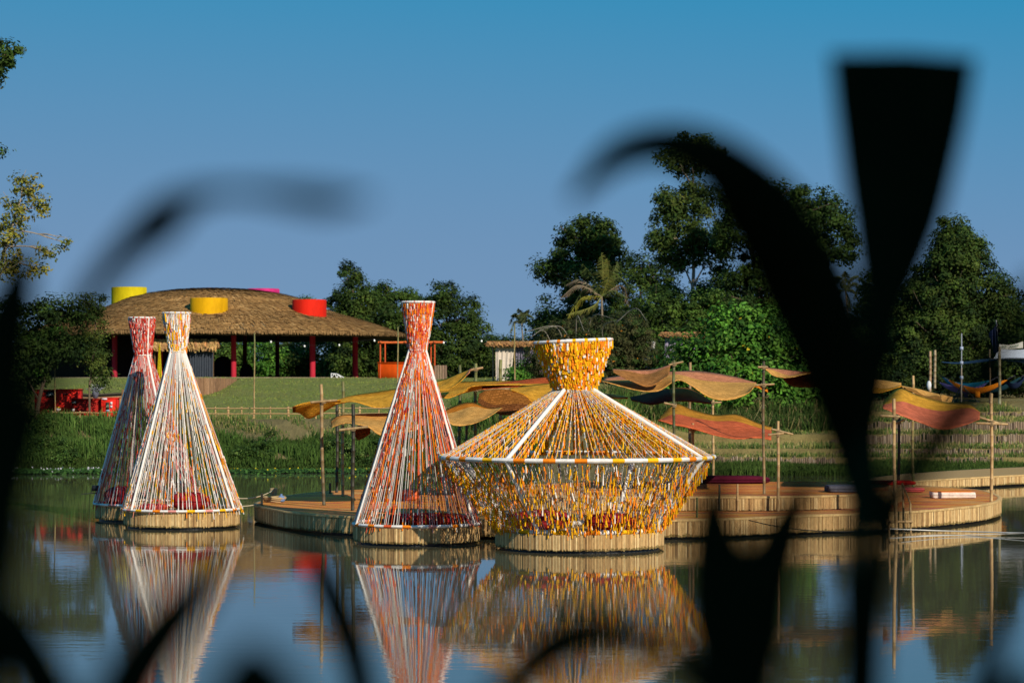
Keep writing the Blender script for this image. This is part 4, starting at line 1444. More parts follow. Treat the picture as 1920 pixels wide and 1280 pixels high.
def board(name, x0, x1, y0, y1, Y, c, label, marks, cat='board', depth=0.5):
    a, b = P(x0, y0, Y), P(x1, y1, Y)
    t = thing(name, ((a[0] + b[0]) / 2, Y, b[2]), label, cat, 'red painted booths by the tall grass')
    mb = MB()
    mb.box((a[0], Y, b[2] - 0.4), (b[0], Y + depth, a[2]), c)
    mb.obj('panel', M_PAINT, t)
    mb = MB()
    for x in (a[0] - 0.03, b[0] - 0.03):
        mb.box((x, Y - 0.03, b[2] - 0.4), (x + 0.06, Y + 0.03, a[2] + 0.03), np.array(c) * 0.75)
    mb.box((a[0] - 0.05, Y - 0.04, a[2] + 0.003), (b[0] + 0.05, Y + depth + 0.03, a[2] + 0.05), np.array(c) * 0.85)
    mb.obj('edge_trim', M_PAINT, t)
    for (mx0, mx1, my0, my1, mc, strokes, sc_) in marks:
        mb = MB()
        p, q = P(mx0, my0, Y), P(mx1, my1, Y)
        mb.box((p[0], Y - 0.05, q[2]), (q[0], Y - 0.035, p[2]), mc)
        for s in range(strokes):
            f0 = (s + 0.3) / strokes
            xx = p[0] + (q[0] - p[0]) * f0
            hh = (p[2] - q[2])
            mb.box((xx, Y - 0.062, q[2] + hh * 0.25), (xx + (q[0] - p[0]) * 0.35 / strokes, Y - 0.052, q[2] + hh * rng.uniform(0.5, 0.75)), sc_)
        mb.obj('notice', M_PAINT, t)


REDB = (0.62, 0.022, 0.014)
board('red_booth', 66, 103, 732, 790, Yr + 0.6, (0.35, 0.014, 0.012), 'dark red booth half behind the dark bush', [(87, 101, 733, 745, (0.012, 0.012, 0.012), 5, (0.6, 0.6, 0.6))], 'booth', 1.6)
board('red_booth', 103, 144.5, 731, 790, Yr, REDB, 'tallest bright red booth panel with a yellow and white notice', [(118, 128, 737, 740, (0.06, 0.015, 0.015), 0, (0, 0, 0)), (106, 113.5, 765, 774, (0.7, 0.65, 0.6), 2, (0.6, 0.05, 0.03)), (106, 113.5, 762.5, 764.8, (0.75, 0.45, 0.02), 0, (0, 0, 0))], 'booth', 1.6)
board('red_booth', 134, 191, 749, 792, Yr - 0.9, (0.30, 0.016, 0.012), 'low dark red counter in the middle of the red booths', [(135, 143, 751, 757, (0.012, 0.012, 0.012), 4, (0.6, 0.6, 0.6)), (135, 140.5, 766, 771, (0.55, 0.5, 0.5), 2, (0.2, 0.1, 0.1))], 'counter', 1.2)
board('red_booth', 191, 219, 747, 792, Yr - 1.2, REDB, 'small bright red panel with rows of white notices', [(191, 201, 746, 749, (0.62, 0.6, 0.68), 0, (0, 0, 0)), (199, 205, 754, 767, (0.03, 0.04, 0.03), 3, (0.3, 0.4, 0.3)), (207, 211, 753, 758, (0.6, 0.6, 0.65), 0, (0, 0, 0)), (207, 211, 760, 764, (0.6, 0.6, 0.65), 0, (0, 0, 0)), (199, 206, 768, 771, (0.3, 0.4, 0.6), 0, (0, 0, 0))], 'booth', 0.8)
t = thing('plank_wall', P(185, 760, 121), 'low brown plank wall behind the red booths', 'wall')
mb = MB()
a, b = P(140, 738, 121), P(236, 772, 121)
mb.box((a[0], 121, b[2] - 0.3), (b[0], 121.2, a[2]), (0.22, 0.13, 0.07))
mb.obj('plank_cladding', M_WOOD, t)
mb = MB()
mb.tube([P(140, 737.5, 120.9), P(170, 740, 120.9), P(200, 739, 120.9), P(236, 737, 120.9)], 0.05, (0.05, 0.04, 0.03), 5)
mb.obj('top_rail', M_WOOD, t)
mb = MB()
a, b = P(228, 730, 119), P(244, 770, 119)
mb.box((a[0], 119, b[2] - 0.5), (b[0], 119.25, a[2]), (0.26, 0.15, 0.07))
tag(mb.obj('wooden_board', M_WOOD, base=P(236, 770, 119)), 'upright brown board at the end of the plank wall', 'board')
p = P(179, 747, Yr - 0.6)
mb = MB()
mb.lathe([(0, 0), (0.10, 0.02), (0.14, 0.16), (0.17, 0.3), (0.12, 0.34), (0, 0.34)], (0.10, 0.11, 0.15), 14)
n = 40
A = np.column_stack([rng.normal(0, 0.06, (n, 2)), np.full(n, 0.3)])
B = A + np.column_stack([rng.normal(0, 0.2, (n, 2)), rng.uniform(0.1, 0.45, n)])
mb.tubes(A, B, 0.012, 0.02, jit((0.3, 0.32, 0.38), n))
o = mb.obj('potted_plant', M_CLOTH)
o.location = p
tag(o, 'small grey pot of pale twigs on the red counter', 'pot')


# bamboo rail fences
def rail_fence(label, x0, x1, ytop, ylow, posts, Y, foot):
    t = thing('bamboo_fence', P((x0 + x1) / 2, foot, Y), label, 'fence')
    for y in (ytop, ylow):
        if y is None:
            continue
        mb = MB()
        xs_ = np.linspace(x0, x1, 10)
        pts = [P(x, y + rng.normal(0, 0.6), Y - 0.06) for x in xs_]
        mb.tube(pts, 0.032, TAN * 0.8, 6)
        mb.obj('rail', M_BAMBOO, t)
    for x, w_ in posts:
        mb = MB()
        bamboo(mb, P(x, foot + 2, Y), P(x + rng.normal(0, 0.4), ytop - 3, Y), PX(w_, Y) / 2, TAN, TAN * 0.9)
        mb.obj('fence_post', M_BAMBOO, t)
    return t


rail_fence('bamboo rail fence above the long green bank between the cones', 385, 800, 765, 775.5, [(404, 3), (428, 5), (453, 3), (476, 4.5), (507, 3), (541, 5), (572, 3), (592, 4), (637, 3), (674, 5), (710, 3), (745, 4), (780, 3)], 114.0, 787)
rail_fence('bamboo rail fence in front of the red booths', 40, 226, 773, None, [(55, 5), (98, 4.5), (150, 3), (205, 4)], 114.0, 792)
rail_fence('bamboo rail fence behind the tan mat near the squat vessel', 815, 935, 764, 774, [(833, 3), (844, 3), (900, 3)], 114.0, 785)


def tall_pole(px, ptop, pfoot, Y, th, label, c=GREEN_B * 1.5):
    t = thing('bamboo_mast', P(px, pfoot, Y), label, 'pole', 'thin bamboo masts for the lights')
    mb = MB()
    bamboo(mb, P(px, pfoot, Y), P(px, ptop, Y), PX(th, Y) / 2, TAN * 0.8, c, 0.5)
    mb.obj('shaft', M_BAMBOO, t)
    mb = MB()
    q = P(px, ptop, Y)
    mb.tube([q, q + (0.12, 0, 0.08), q + (0.2, 0, 0.0)], 0.012, (0.03, 0.03, 0.03), 4)
    mb.obj('wire_hook', M_DARK, t)


tall_pole(477, 624, 765, 113.5, 2.6, 'thin tall mast standing on the rail fence before the lawn')
tall_pole(746, 613, 727, 124, 2.6, 'thin tall mast in front of the orange kiosk')
tall_pole(965, 606, 712, 124, 2.6, 'thin tall mast crossing the white curtain stall')
tall_pole(103, 645, 790, 113.5, 2.2, 'thin tall mast in front of the tallest red booth')
# festoon lights
Ye = 150.0
t = thing('festoon_lights', P(700, 640, Ye), 'string of small white bulbs hung in front of the dark trees', 'lights')
pts = [(508, 641), (571, 649), (636, 647), (702, 638.5), (770, 648), (832, 642.5), (903, 639.5)]
mb = MB()
mb.tube(catmull([P(x, y - 2, Ye) for x, y in pts], 40), 0.006, (0.02, 0.02, 0.02), 3)
mb.obj('wire', M_DARK, t)
for x, y in pts:
    mb = MB()
    c = P(x, y, Ye)
    mb.lathe([(0, -0.07), (0.05, -0.04), (0.06, 0), (0.04, 0.05), (0.02, 0.08)], (0.85, 0.85, 0.85), 10, c)
    mb.obj('bulb', M_PAINT, t, smooth=True)

# ------------------------------------------------------------------ hammock camp
Yh = 134.0
GH = 'hammocks on the upper terrace'


def hammock(pts, c, label, Y, tag_px=None):
    p = catmull(pts, 30)
    A = np.array([P(x, y, Y) for x, y in p])
    s = np.linspace(0, 1, 30)
    wd = 0.05 + 0.34 * np.sin(math.pi * s) ** 0.7
    v = np.linspace(-1, 1, 9)
    V = np.zeros((30, 9, 3))
    V[:, :, 0] = A[:, 0][:, None]
    V[:, :, 1] = A[:, 1][:, None] + wd[:, None] * v[None] * 0.9
    V[:, :, 2] = A[:, 2][:, None] + wd[:, None] * (v[None] ** 2) * 0.85 - 0.06
    t = thing('hammock', P(p[15][0], 755, Y), label, 'hammock', GH)
    mb = MB()
    mb.grid(V, c)
    mb.obj('sling', M_CLOTH, t, smooth=True)
    for e, q in ((0, -1), (-1, 1)):
        mb = MB()
        mb.tube([A[e], A[e] + np.array([0.45 * q, 0, 0.22])], 0.018, (0.05, 0.05, 0.07), 5)
        mb.obj('hanging_cord', M_ROPE, t)
    if tag_px:
        x0, x1, y0, y1 = tag_px
        a, b = P(x0, y0, Y - 0.3), P(x1, y1, Y - 0.3)
        mb = MB()
        mb.box((a[0], Y - 0.34, b[2]), (b[0], Y - 0.30, a[2]), c)
        mb.obj('pouch', M_CLOTH, t)


hammock([(1767, 706), (1785, 722), (1812, 728), (1838, 723), (1856, 713)], (0.015, 0.22, 0.38), 'bright blue hammock behind the orange one', Yh + 0.9)
hammock([(1763, 717), (1780, 729), (1805, 737), (1830, 733), (1850, 717)], (0.14, 0.13, 0.42), 'violet hammock with a hanging violet pouch', Yh + 0.4, (1808, 1815, 735, 746))
hammock([(1779, 712), (1800, 728), (1830, 736), (1862, 728), (1888, 711)], (0.78, 0.24, 0.012), 'orange hammock in front with a square orange pouch', Yh - 0.4, (1828, 1837, 733, 744.5))
hammock([(1795, 712), (1820, 727), (1848, 735), (1885, 728), (1915, 706)], (0.012, 0.05, 0.075), 'dark teal hammock slung behind the flag post', Yh + 1.8)
hammock([(1884, 715), (1898, 727), (1912, 722), (1924, 702)], (0.012, 0.022, 0.06), 'navy hammock at the far end by the flag post', Yh + 0.2)
t = thing('hammock_stand', P(1808, 754, Yh - 1), 'black folding stand under the orange hammock', 'stand')
for a, b in (((1785, 755), (1803, 722)), ((1793, 753), (1806, 722)), ((1803, 722), (1835, 755)), ((1785, 755), (1815, 750)), ((1812, 752), (1825, 745))):
    mb = MB()
    mb.tube([P(*a, Yh - 1), P(*b, Yh - 1)], 0.035, (0.015, 0.017, 0.02), 6)
    mb.obj('leg', M_DARK, t)
t = thing('metal_mast', P(1803, 752, Yh - 1.2), 'slender metal mast with clamps beside the hammocks', 'mast')
mb = MB()
mb.tube([P(1803, 753, Yh - 1.2), P(1803, 690, Yh - 1.2)], 0.045, (0.30, 0.25, 0.20), 6)
mb.tube([P(1803, 690, Yh - 1.2), P(1803, 625, Yh - 1.2)], 0.028, (0.30, 0.33, 0.40), 6)
mb.obj('shaft', M_DARK, t)
for y in (653, 680, 708):
    mb = MB()
    q = P(1803, y, Yh - 1.2)
    mb.box(q + (-0.08, -0.07, -0.09), q + (0.08, 0.07, 0.09), (0.3, 0.36, 0.5))
    mb.obj('clamp', M_DARK, t)
GW = 'rough trunk posts on the upper terrace'
post('trunk_post', 1744, 658, 735, 0, 5, 'shorter of the two rough trunk posts standing close together', 'post', (0.32, 0.20, 0.11), group=GW, Y=131)
post('trunk_post', 1753, 656, 728, 0, 5, 'greyer second one of the close pair of trunk posts', 'post', (0.26, 0.20, 0.12), group=GW, Y=133)
t = thing('flag_post', P(1874, 757, 130), 'thick grey post flying a drooping navy flag', 'flag post')
mb = MB()
bamboo(mb, P(1874, 758, 130), P(1874, 650, 130), PX(5.5, 130) / 2, (0.20, 0.19, 0.11), (0.24, 0.19, 0.10), 0.6)
mb.obj('shaft', M_BAMBOO, t)
mb = MB()
mb.tube([P(1872, 662, 129.9), P(1868, 600, 129.9)], 0.03, (0.3, 0.3, 0.32), 5)
mb.obj('staff', M_DARK, t)
mb = MB()
drape(mb, [(1869, 603), (1867, 610), (1862, 617), (1857, 621)], [(1873, 657), (1869, 661), (1863, 659), (1855, 625)], 129.85, (0.016, 0.022, 0.06), 0.14, 3)
mb.obj('flag', M_CLOTH, t, smooth=True)
mb = MB()
c = P(1742, 722, 130.5)
mb.lathe([(0.02, -0.26), (0.09, -0.2), (0.13, 0), (0.09, 0.18), (0.03, 0.24)], (0.62, 0.64, 0.68), 16, c)
tag(mb.obj('lantern', M_CLOTH, base=c, smooth=True), 'small white net lantern hanging on the rough trunk post', 'lantern')
t = thing('camp_tarp', P(1890, 755, Yh + 2), 'white sunlit tarp with a dark blue tarp edge stretched over the hammocks', 'tarp')
mb = MB()
V = np.zeros((12, 8, 3))
for i_ in range(12):
    f = i_ / 11
    a, b = P(1872 + 70 * f, 654 - 3 * f + 3 * math.sin(f * 3), Yh + 5), P(1855 + 90 * f, 672.5 - 2 * math.sin(f * 3), Yh - 0.5)
    for j in range(8):
        q = j / 7
        V[i_, j] = a * (1 - q) + b * q
        V[i_, j, 2] -= 0.25 * math.sin(math.pi * q)
mb.grid(V, (0.62, 0.63, 0.66))
mb.obj('white_sheet', M_CLOTH, t, smooth=True)
mb = MB()
V = np.zeros((14, 6, 3))
for i_ in range(14):
    f = i_ / 13
    a, b = P(1768 + 160 * f, 678 - 6 * f + 2 * math.sin(f * 9), Yh + 4), P(1765 + 165 * f, 679 + 3 * math.sin(f * 7), Yh - 0.3)
    for j in range(6):
        q = j / 5
        V[i_, j] = a * (1 - q) + b * q
mb.grid(V, (0.02, 0.05, 0.10))
mb.obj('blue_sheet', M_CLOTH, t, smooth=True)
for x in (1856, 1926):
    mb = MB()
    mb.tube([P(x, 757, Yh + 0.4), P(x, 655, Yh + 0.4)], 0.05, (0.15, 0.11, 0.06), 6)
    mb.obj('tarp_pole', M_BAMBOO, t)
t = thing('banner', P(1897, 650, Yh - 0.8), 'small white banner with faint green writing above the tarp', 'banner')
mb = MB()
drape(mb, [(1874, 645.5), (1895, 646), (1918, 640)], [(1874, 655), (1895, 654), (1918, 652)], Yh - 0.8, (0.62, 0.60, 0.54), 0.02, 2)
mb.obj('banner_cloth', M_CLOTH, t, smooth=True)
mb = MB()
for k in range(7):
    x = 1879 + k * 4.6
    y = 650 - (k > 3) * (k - 3) * 0.8
    if k in (2,):
        continue
    mb.tube([P(x, y + 2, Yh - 0.9), P(x + 0.6, y - 1.8, Yh - 0.9), P(x + 2.2, y - 1.6, Yh - 0.9), P(x + 2.4, y + 1.2, Yh - 0.9)], 0.014, (0.10, 0.22, 0.10), 4)
mb.obj('lettering', M_PAINT, t)

# ------------------------------------------------------------------ vegetation
def leaf_quads(mb, C, N, L, W, cols, droop=0.35):
    n = len(C)
    N = N / (np.linalg.norm(N, axis=1)[:, None] + 1e-9)
    T = rng.normal(0, 1, (n, 3))
    T[:, 2] -= droop
    T -= N * np.sum(T * N, 1)[:, None]
    T /= np.linalg.norm(T, axis=1)[:, None] + 1e-9
    B = np.cross(N, T)
    L, W = np.broadcast_to(L, (n,))[:, None], np.broadcast_to(W, (n,))[:, None]
    V = np.stack([C - T * L * 0.5, C + B * W * 0.5 + T * L * 0.05 + N * L * 0.06, C + T * L * 0.5, C - B * W * 0.5 + T * L * 0.05 + N * L * 0.06], 1)
    mb.add(V.reshape(-1, 3), np.arange(4 * n).reshape(n, 4), cols)


def crown(mb, Y, lobes, leaf, pal, w, dens=4.0, clump=None, depth=1.0, asp=0.5, flower=None, shell=0.5, up=0.6):
    leafm = PX(leaf, Y)
    clump = clump or leaf * 2.6
    sun_v = np.array([sx, sy, sz])
    for lb in lobes:
        px, py, rx, ry = lb[:4]
        dy = lb[4] if len(lb) > 4 else 0.0
        c = P(px, py, Y + dy)
        R = np.array([PX(rx, Y), PX((rx + ry) / 2, Y) * depth, PX(ry, Y)])
        area = math.pi * rx * ry
        ntot = int(dens * area / (0.5 * leaf * leaf * asp) * 1.7)
        nc = max(8, int(area / (clump * clump * 0.62)))
        d = rng.normal(0, 1, (nc, 3))
        d /= np.linalg.norm(d, axis=1)[:, None]
        rad = shell + (1.0 - shell) * rng.random((nc, 1)) ** 0.7
        cc = c + d * rad * R
        rc = PX(clump, Y) * rng.uniform(0.55, 1.5, nc)
        ccol = pick(pal, w, nc, 0.25)
        per = rng.integers(0, nc, ntot)
        e = rng.normal(0, 1, (ntot, 3))
        e /= np.linalg.norm(e, axis=1)[:, None]
        rr = rc[per][:, None] * (0.35 + 0.75 * rng.random((ntot, 1)))
        pos = cc[per] + e * rr * np.array([1.1, 1.1, 0.75])
        nrm = e * 0.6 + d[per] * 0.5 + np.array([0, 0, up]) + rng.normal(0, 0.45, (ntot, 3))
        col = ccol[per] * rng.uniform(0.75, 1.3, (ntot, 1)) * (1 + rng.normal(0, 0.06, (ntot, 3)))
        if flower is not None:
            f = rng.random(ntot) < flower[1]
            col[f] = np.asarray(flower[0])
        leaf_quads(mb, pos, nrm, leafm * rng.uniform(0.7, 1.35, ntot), leafm * asp * rng.uniform(0.7, 1.3, ntot), np.clip(col, 0.002, 0.9))


def tree(name, label, cat, group, Y, base, lobes, leaf, pal, w=None, trunk=None, tw=6, dens=4.0, bark=(0.12, 0.09, 0.06), limbs=True, **kw):
    w = w or [1] * len(pal)
    b = P(base[0], base[1], Y)
    b[2] = float(zt(b[0], Y)) - 0.1
    t = thing(name, b, label, cat, group)
    mb = MB()
    crown(mb, Y, lobes, leaf, pal, w, dens, **kw)
    mb.obj('crown', M_LEAF, t)
    mb = MB()
    trunk = trunk or [(base[0], base[1]), (lobes[0][0], lobes[0][1])]
    tp = catmull([P(x, y, Y) for x, y in trunk], 14)
    tp[0] = b
    tp[1:-1] += rng.normal(0, PX(0.8, Y), (12, 3))
    base_y = P(0, base[1], Y)[2]
    mb.tube(tp, np.linspace(PX(tw, Y) / 2, PX(tw, Y) * 0.16, 14), bark, 8)
    if limbs:
        for lb in lobes:
            k = int(np.argmin(np.linalg.norm(tp - P(lb[0], lb[1] + lb[3] * 1.2, Y), axis=1)))
            e = P(lb[0], lb[1], Y + rng.normal(0, PX(lb[2], Y) * 0.3))
            m_ = (tp[k] + e) / 2 + np.array([0, 0, PX(4, Y)])
            mb.tube(catmull([tp[k], m_, e], 8), np.linspace(PX(tw, Y) * 0.22, PX(tw, Y) * 0.07, 8), bark, 6)
            for q in range(3):
                f = e + np.array([PX(lb[2], Y) * rng.uniform(-0.9, 0.9), PX(lb[2], Y) * rng.uniform(-0.8, 0.8), PX(lb[3], Y) * rng.uniform(-0.3, 0.9)])
                mb.tube(catmull([m_, (m_ + f) / 2 + rng.normal(0, PX(3, Y), 3), f], 6), np.linspace(PX(tw, Y) * 0.11, PX(tw, Y) * 0.04, 6), bark, 5)
    mb.obj('trunk', M_BARK, t, smooth=True)
    return t


DKG = [(0.024, 0.046, 0.009), (0.035, 0.064, 0.011), (0.016, 0.033, 0.008), (0.052, 0.085, 0.014)]
MDG = [(0.034, 0.066, 0.011), (0.050, 0.092, 0.014), (0.022, 0.045, 0.009), (0.066, 0.115, 0.018)]
BRG = [(0.055, 0.150, 0.018), (0.080, 0.200, 0.022), (0.035, 0.095, 0.015), (0.10, 0.22, 0.03)]
OLV = [(0.040, 0.064, 0.012), (0.056, 0.084, 0.015), (0.026, 0.044, 0.010), (0.074, 0.098, 0.018)]
BRN_ = [(0.055, 0.060, 0.022), (0.075, 0.075, 0.028), (0.040, 0.046, 0.018), (0.045, 0.080, 0.018)]
YLG = [(0.20, 0.19, 0.030), (0.14, 0.15, 0.026), (0.26, 0.22, 0.035), (0.09, 0.11, 0.022)]
GT1 = 'dense trees beyond the thatched pavilion'
tree('broadleaf_tree', 'vine draped dark tree peaking just beyond the red skylight drum end of the pavilion roof', 'tree', GT1, 222, (668, 712), [(668, 565, 42, 52), (650, 522, 20, 27), (690, 600, 55, 55), (640, 600, 32, 50), (655, 665, 55, 50)], 6, DKG, tw=9)
tree('broadleaf_tree', 'dark tree standing behind the top of the tall orange string cone', 'tree', GT1, 226, (745, 712), [(745, 575, 42, 40), (722, 550, 24, 22), (770, 560, 20, 22), (760, 640, 55, 60), (725, 640, 48, 58), (700, 690, 40, 30)], 6, MDG, tw=9)
tree('broadleaf_tree', 'dark tree with a knobbly double top sloping down beside the small far palm', 'tree', GT1, 219, (845, 714), [(835, 558, 28, 32), (868, 596, 38, 40), (815, 592, 38, 42), (888, 632, 30, 38), (845, 655, 62, 52), (905, 660, 22, 25), (800, 660, 40, 50)], 6, DKG, tw=9)
tree('broadleaf_tree', 'low dark distant tree filling the gap under the small far palm', 'tree', GT1, 235, (940, 715), [(930, 655, 32, 28), (962, 662, 34, 26), (990, 668, 30, 30), (945, 690, 50, 25)], 6, DKG, tw=6)
tree('broadleaf_tree', 'little tree top peeping over the thatched roof beside the red skylight drum', 'tree', GT1, 232, (577, 712), [(577, 566, 15, 14), (570, 610, 26, 45)], 5, MDG, tw=6, dens=3)
GB = 'bushes seen under the pavilion roof'
for k, (px, lab) in enumerate([(230, 'dark rear bush beyond the shaded end of the pavilion'), (340, 'dark rear bush beyond the yellow curtain and bar'), (450, 'dark rear bush beyond the second column'), (560, 'dark rear bush beyond the middle red column'), (670, 'dark rear bush beyond the last red column'), (780, 'dark rear bush beyond the orange kiosk'), (880, 'dark rear bush beyond the plank screen'), (980, 'dark rear bush beyond the white curtain stall')]):
    tree('bush', lab, 'bush', GB, 242, (px, 714), [(px, 672, 62, 30), (px - 30, 694, 50, 26), (px + 30, 694, 50, 26), (px, 704, 60, 18)], 7, DKG, tw=5, dens=3.5)
for k, (px, py, rx, ry, lab) in enumerate([(400, 672, 55, 40, 'green bush behind the thatched bar seen under the roof'), (495, 668, 50, 44, 'green bush seen between the two middle red columns'), (548, 676, 46, 38, 'rounded olive bush close to the middle red column'), (622, 668, 46, 46, 'green bush seen between the last two red columns'), (705, 690, 40, 26, 'low bush at the orange kiosk behind the last red column'), (330, 668, 60, 44, 'dark green bush behind the yellow curtain'), (250, 672, 60, 44, 'dark bush at the shaded far end of the pavilion')]):
    tree('bush', lab, 'bush', GB, 228 + k % 3, (px, 712), [(px, py, rx, ry), (px + rx * 0.5, py + 10, rx * 0.6, ry * 0.7)], 6, [MDG, BRG, OLV][k % 3] if k < 5 else DKG, tw=5, dens=3.5)
GF = 'tall trees on the wooded bank'
tree('broadleaf_tree', 'round crowned dark tree with a small side branch behind the coconut palm', 'tree', GF, 185, (1085, 712), [(1100, 445, 58, 38), (1125, 450, 45, 40), (1066, 478, 38, 42), (1140, 490, 34, 36), (1026, 512, 20, 26), (1095, 520, 70, 48), (1070, 590, 60, 50), (1120, 590, 60, 55), (1020, 640, 35, 45)], 7, DKG, tw=12, dens=4.2)
tree('broadleaf_tree', 'dark low tree filling the gap left of the tallest tree', 'tree', GF, 200, (1205, 712), [(1200, 505, 34, 24), (1235, 520, 30, 30), (1205, 570, 50, 50), (1180, 620, 45, 40)], 7, DKG, tw=8)
tree('broadleaf_tree', 'tallest tree with a pale double trunk and a gap below its topknot', 'tree', GF, 172, (1297, 712), [(1298, 268, 33, 30), (1262, 300, 36, 34), (1330, 292, 30, 26), (1300, 305, 36, 30), (1262, 385, 38, 40), (1305, 370, 45, 34), (1246, 435, 36, 44), (1310, 430, 46, 48), (1270, 480, 46, 36), (1335, 480, 40, 40), (1325, 560, 34, 34), (1255, 555, 28, 30)], 7, OLV + DKG[:2], tw=9,
     trunk=[(1300, 712), (1298, 560), (1302, 430), (1298, 280)], bark=(0.26, 0.22, 0.17), dens=3.6, shell=0.35)
tree('broadleaf_tree', 'broad dark spreading tree with its crown reaching over a patch of sky', 'tree', GF, 165, (1450, 712), [(1395, 372, 50, 42), (1462, 375, 44, 34), (1515, 385, 48, 40), (1556, 415, 42, 45), (1580, 455, 32, 36), (1480, 440, 70, 50), (1545, 470, 42, 26), (1400, 450, 60, 60), (1420, 540, 70, 60), (1505, 525, 38, 40), (1390, 620, 70, 60), (1480, 600, 55, 60)], 7, MDG[:3] + DKG[:2], tw=16, dens=4)
tree('broadleaf_tree', 'olive tree sloping down towards the flag post', 'tree', GF, 150, (1800, 712), [(1788, 440, 30, 36), (1808, 490, 52, 52), (1842, 545, 58, 50), (1770, 540, 60, 70), (1866, 602, 50, 52), (1780, 620, 90, 60), (1712, 600, 50, 70), (1905, 610, 30, 40), (1800, 470, 45, 50), (1780, 500, 45, 60)], 7, DKG + OLV[:2], tw=14, dens=5)
tree('broadleaf_tree', 'shaggy dark tree between the distant palms and the olive tree', 'tree', GF, 158, (1655, 712), [(1645, 540, 28, 45), (1665, 620, 55, 60), (1610, 640, 45, 50)], 7, DKG, tw=10)
tree('broadleaf_tree', 'dark green tree below the tallest tree and above the bright bush', 'tree', GF, 150, (1250, 705), [(1240, 575, 45, 45), (1290, 600, 45, 45), (1340, 600, 45, 50), (1240, 640, 50, 40), (1320, 650, 60, 40)], 7, MDG, tw=7, dens=4)
DKG_SHADED = [tuple(0.68 * v for v in c) for c in DKG]  # darker copy of the foliage palette, understory shade put into the colour
GW2 = 'dark rear trees closing the wooded bank'
for px, py, rx, ry, Y, lab in ((1065, 640, 75, 60, 192, 'dark rear tree below the round crowned tree'), (1165, 630, 70, 65, 190, 'dark rear tree right of the coconut palm'), (1260, 640, 75, 70, 182, 'dark rear tree around the foot of the tallest tree'), (1370, 600, 80, 90, 180, 'dark rear tree between the tallest and the broad spreading tree'), (1470, 640, 80, 80, 178, 'dark rear tree below the broad spreading crown'), (1560, 650, 70, 75, 176, 'dark rear tree in front of the distant palms'), (1660, 620, 70, 90, 172, 'dark rear tree behind the cut leaf stem'), (1740, 600, 70, 100, 165, 'dark rear tree beside the olive tree'), (1840, 620, 80, 80, 168, 'dark rear tree behind the flag'), (1915, 610, 50, 60, 160, 'dark rear tree above the white tarp')):
    tree('broadleaf_tree', lab, 'tree', GW2, Y, (px, 714), [(px, py, rx, ry), (px - rx * 0.4, py + ry * 0.5, rx * 0.8, ry * 0.6), (px + rx * 0.4, py + ry * 0.5, rx * 0.8, ry * 0.6), (px, 700, rx, 22)], 8, DKG_SHADED, tw=8, dens=4)
GU = 'undergrowth bushes along the wooded bank'
for k, (px, py, rx, ry, Y, pal, lab) in enumerate([
        (1545, 690, 45, 45, 140, DKG_SHADED, 'dark bush just beyond the bright bush'), (1602, 655, 26, 46, 138, MDG, 'narrow mid green bush in front of the shaggy dark tree'), (1655, 700, 55, 40, 141, DKG_SHADED, 'dark bush behind the rear canopy post'),
        (1715, 690, 45, 45, 146, DKG_SHADED, 'dark bush behind the pair of trunk posts'), (1780, 690, 55, 45, 148, DKG_SHADED, 'dark bush behind the hammocks and metal mast'), (1850, 695, 55, 45, 150, DKG_SHADED, 'dark bush behind the flag post'), (1910, 680, 40, 55, 147, DKG_SHADED, 'dark bush behind the white tarp'),
        (1265, 690, 40, 40, 134, MDG, 'mid green bush below the lilac cloth stall'), (985, 700, 30, 22, 146, BRG, 'small bright bush at the foot of the lilac drapes')]):
    tree('bush', lab, 'bush', GU, Y, (px, py + ry), [(px, py, rx, ry), (px - rx * 0.4, py + ry * 0.3, rx * 0.7, ry * 0.7), (px + rx * 0.4, py + ry * 0.35, rx * 0.7, ry * 0.7)], 7, pal, tw=4, dens=3.5)
tree('bush', 'big bright green leafy bush mound right behind the straw canopies', 'bush', None, 123, (1400, 780), [(1352, 600, 24, 26), (1436, 598, 26, 24), (1395, 585, 20, 20), (1500, 640, 26, 28), (1292, 655, 26, 26), (1480, 760, 44, 30), (1310, 745, 50, 34), (1240, 740, 50, 34), (1540, 770, 30, 26), (1385, 628, 52, 48), (1340, 660, 52, 42), (1430, 640, 52, 48), (1478, 680, 52, 52), (1300, 690, 48, 40), (1395, 710, 90, 55), (1515, 725, 40, 48), (1440, 745, 70, 40), (1350, 730, 60, 40)], 9, BRG, tw=6, dens=3.6, asp=0.62, flower=((0.45, 0.36, 0.02), 0.004))
t = tree('drooping_shrub', 'brownish drooping shrub with bare pale branches and tiny orange flowers', 'shrub', None, 135, (1110, 715), [(1110, 625, 75, 42), (1060, 640, 60, 40), (1175, 630, 52, 50), (1205, 675, 36, 48), (1025, 675, 46, 40), (1130, 680, 90, 40)], 5, BRN_, tw=5, dens=3.2, asp=0.35, flower=((0.65, 0.22, 0.01), 0.006), clump=9)
mb = MB()
for px0, py0, mx, my, px1, py1 in [(1060, 650, 1040, 612, 985, 622), (1070, 640, 1050, 612, 1012, 618), (1100, 640, 1112, 592, 1150, 597), (1150, 610, 1190, 578, 1212, 600), (1080, 640, 1082, 592, 1095, 620), (1140, 680, 1130, 615, 1165, 598), (1040, 660, 1020, 620, 995, 632)]:
    mb.tube(catmull([P(px0, py0, 134), P(mx, my, 133), P(px1, py1, 131.5)], 12), np.linspace(0.035, 0.01, 12), (0.22, 0.20, 0.165), 5)
mb.obj('bare_branch', M_BARK, t)


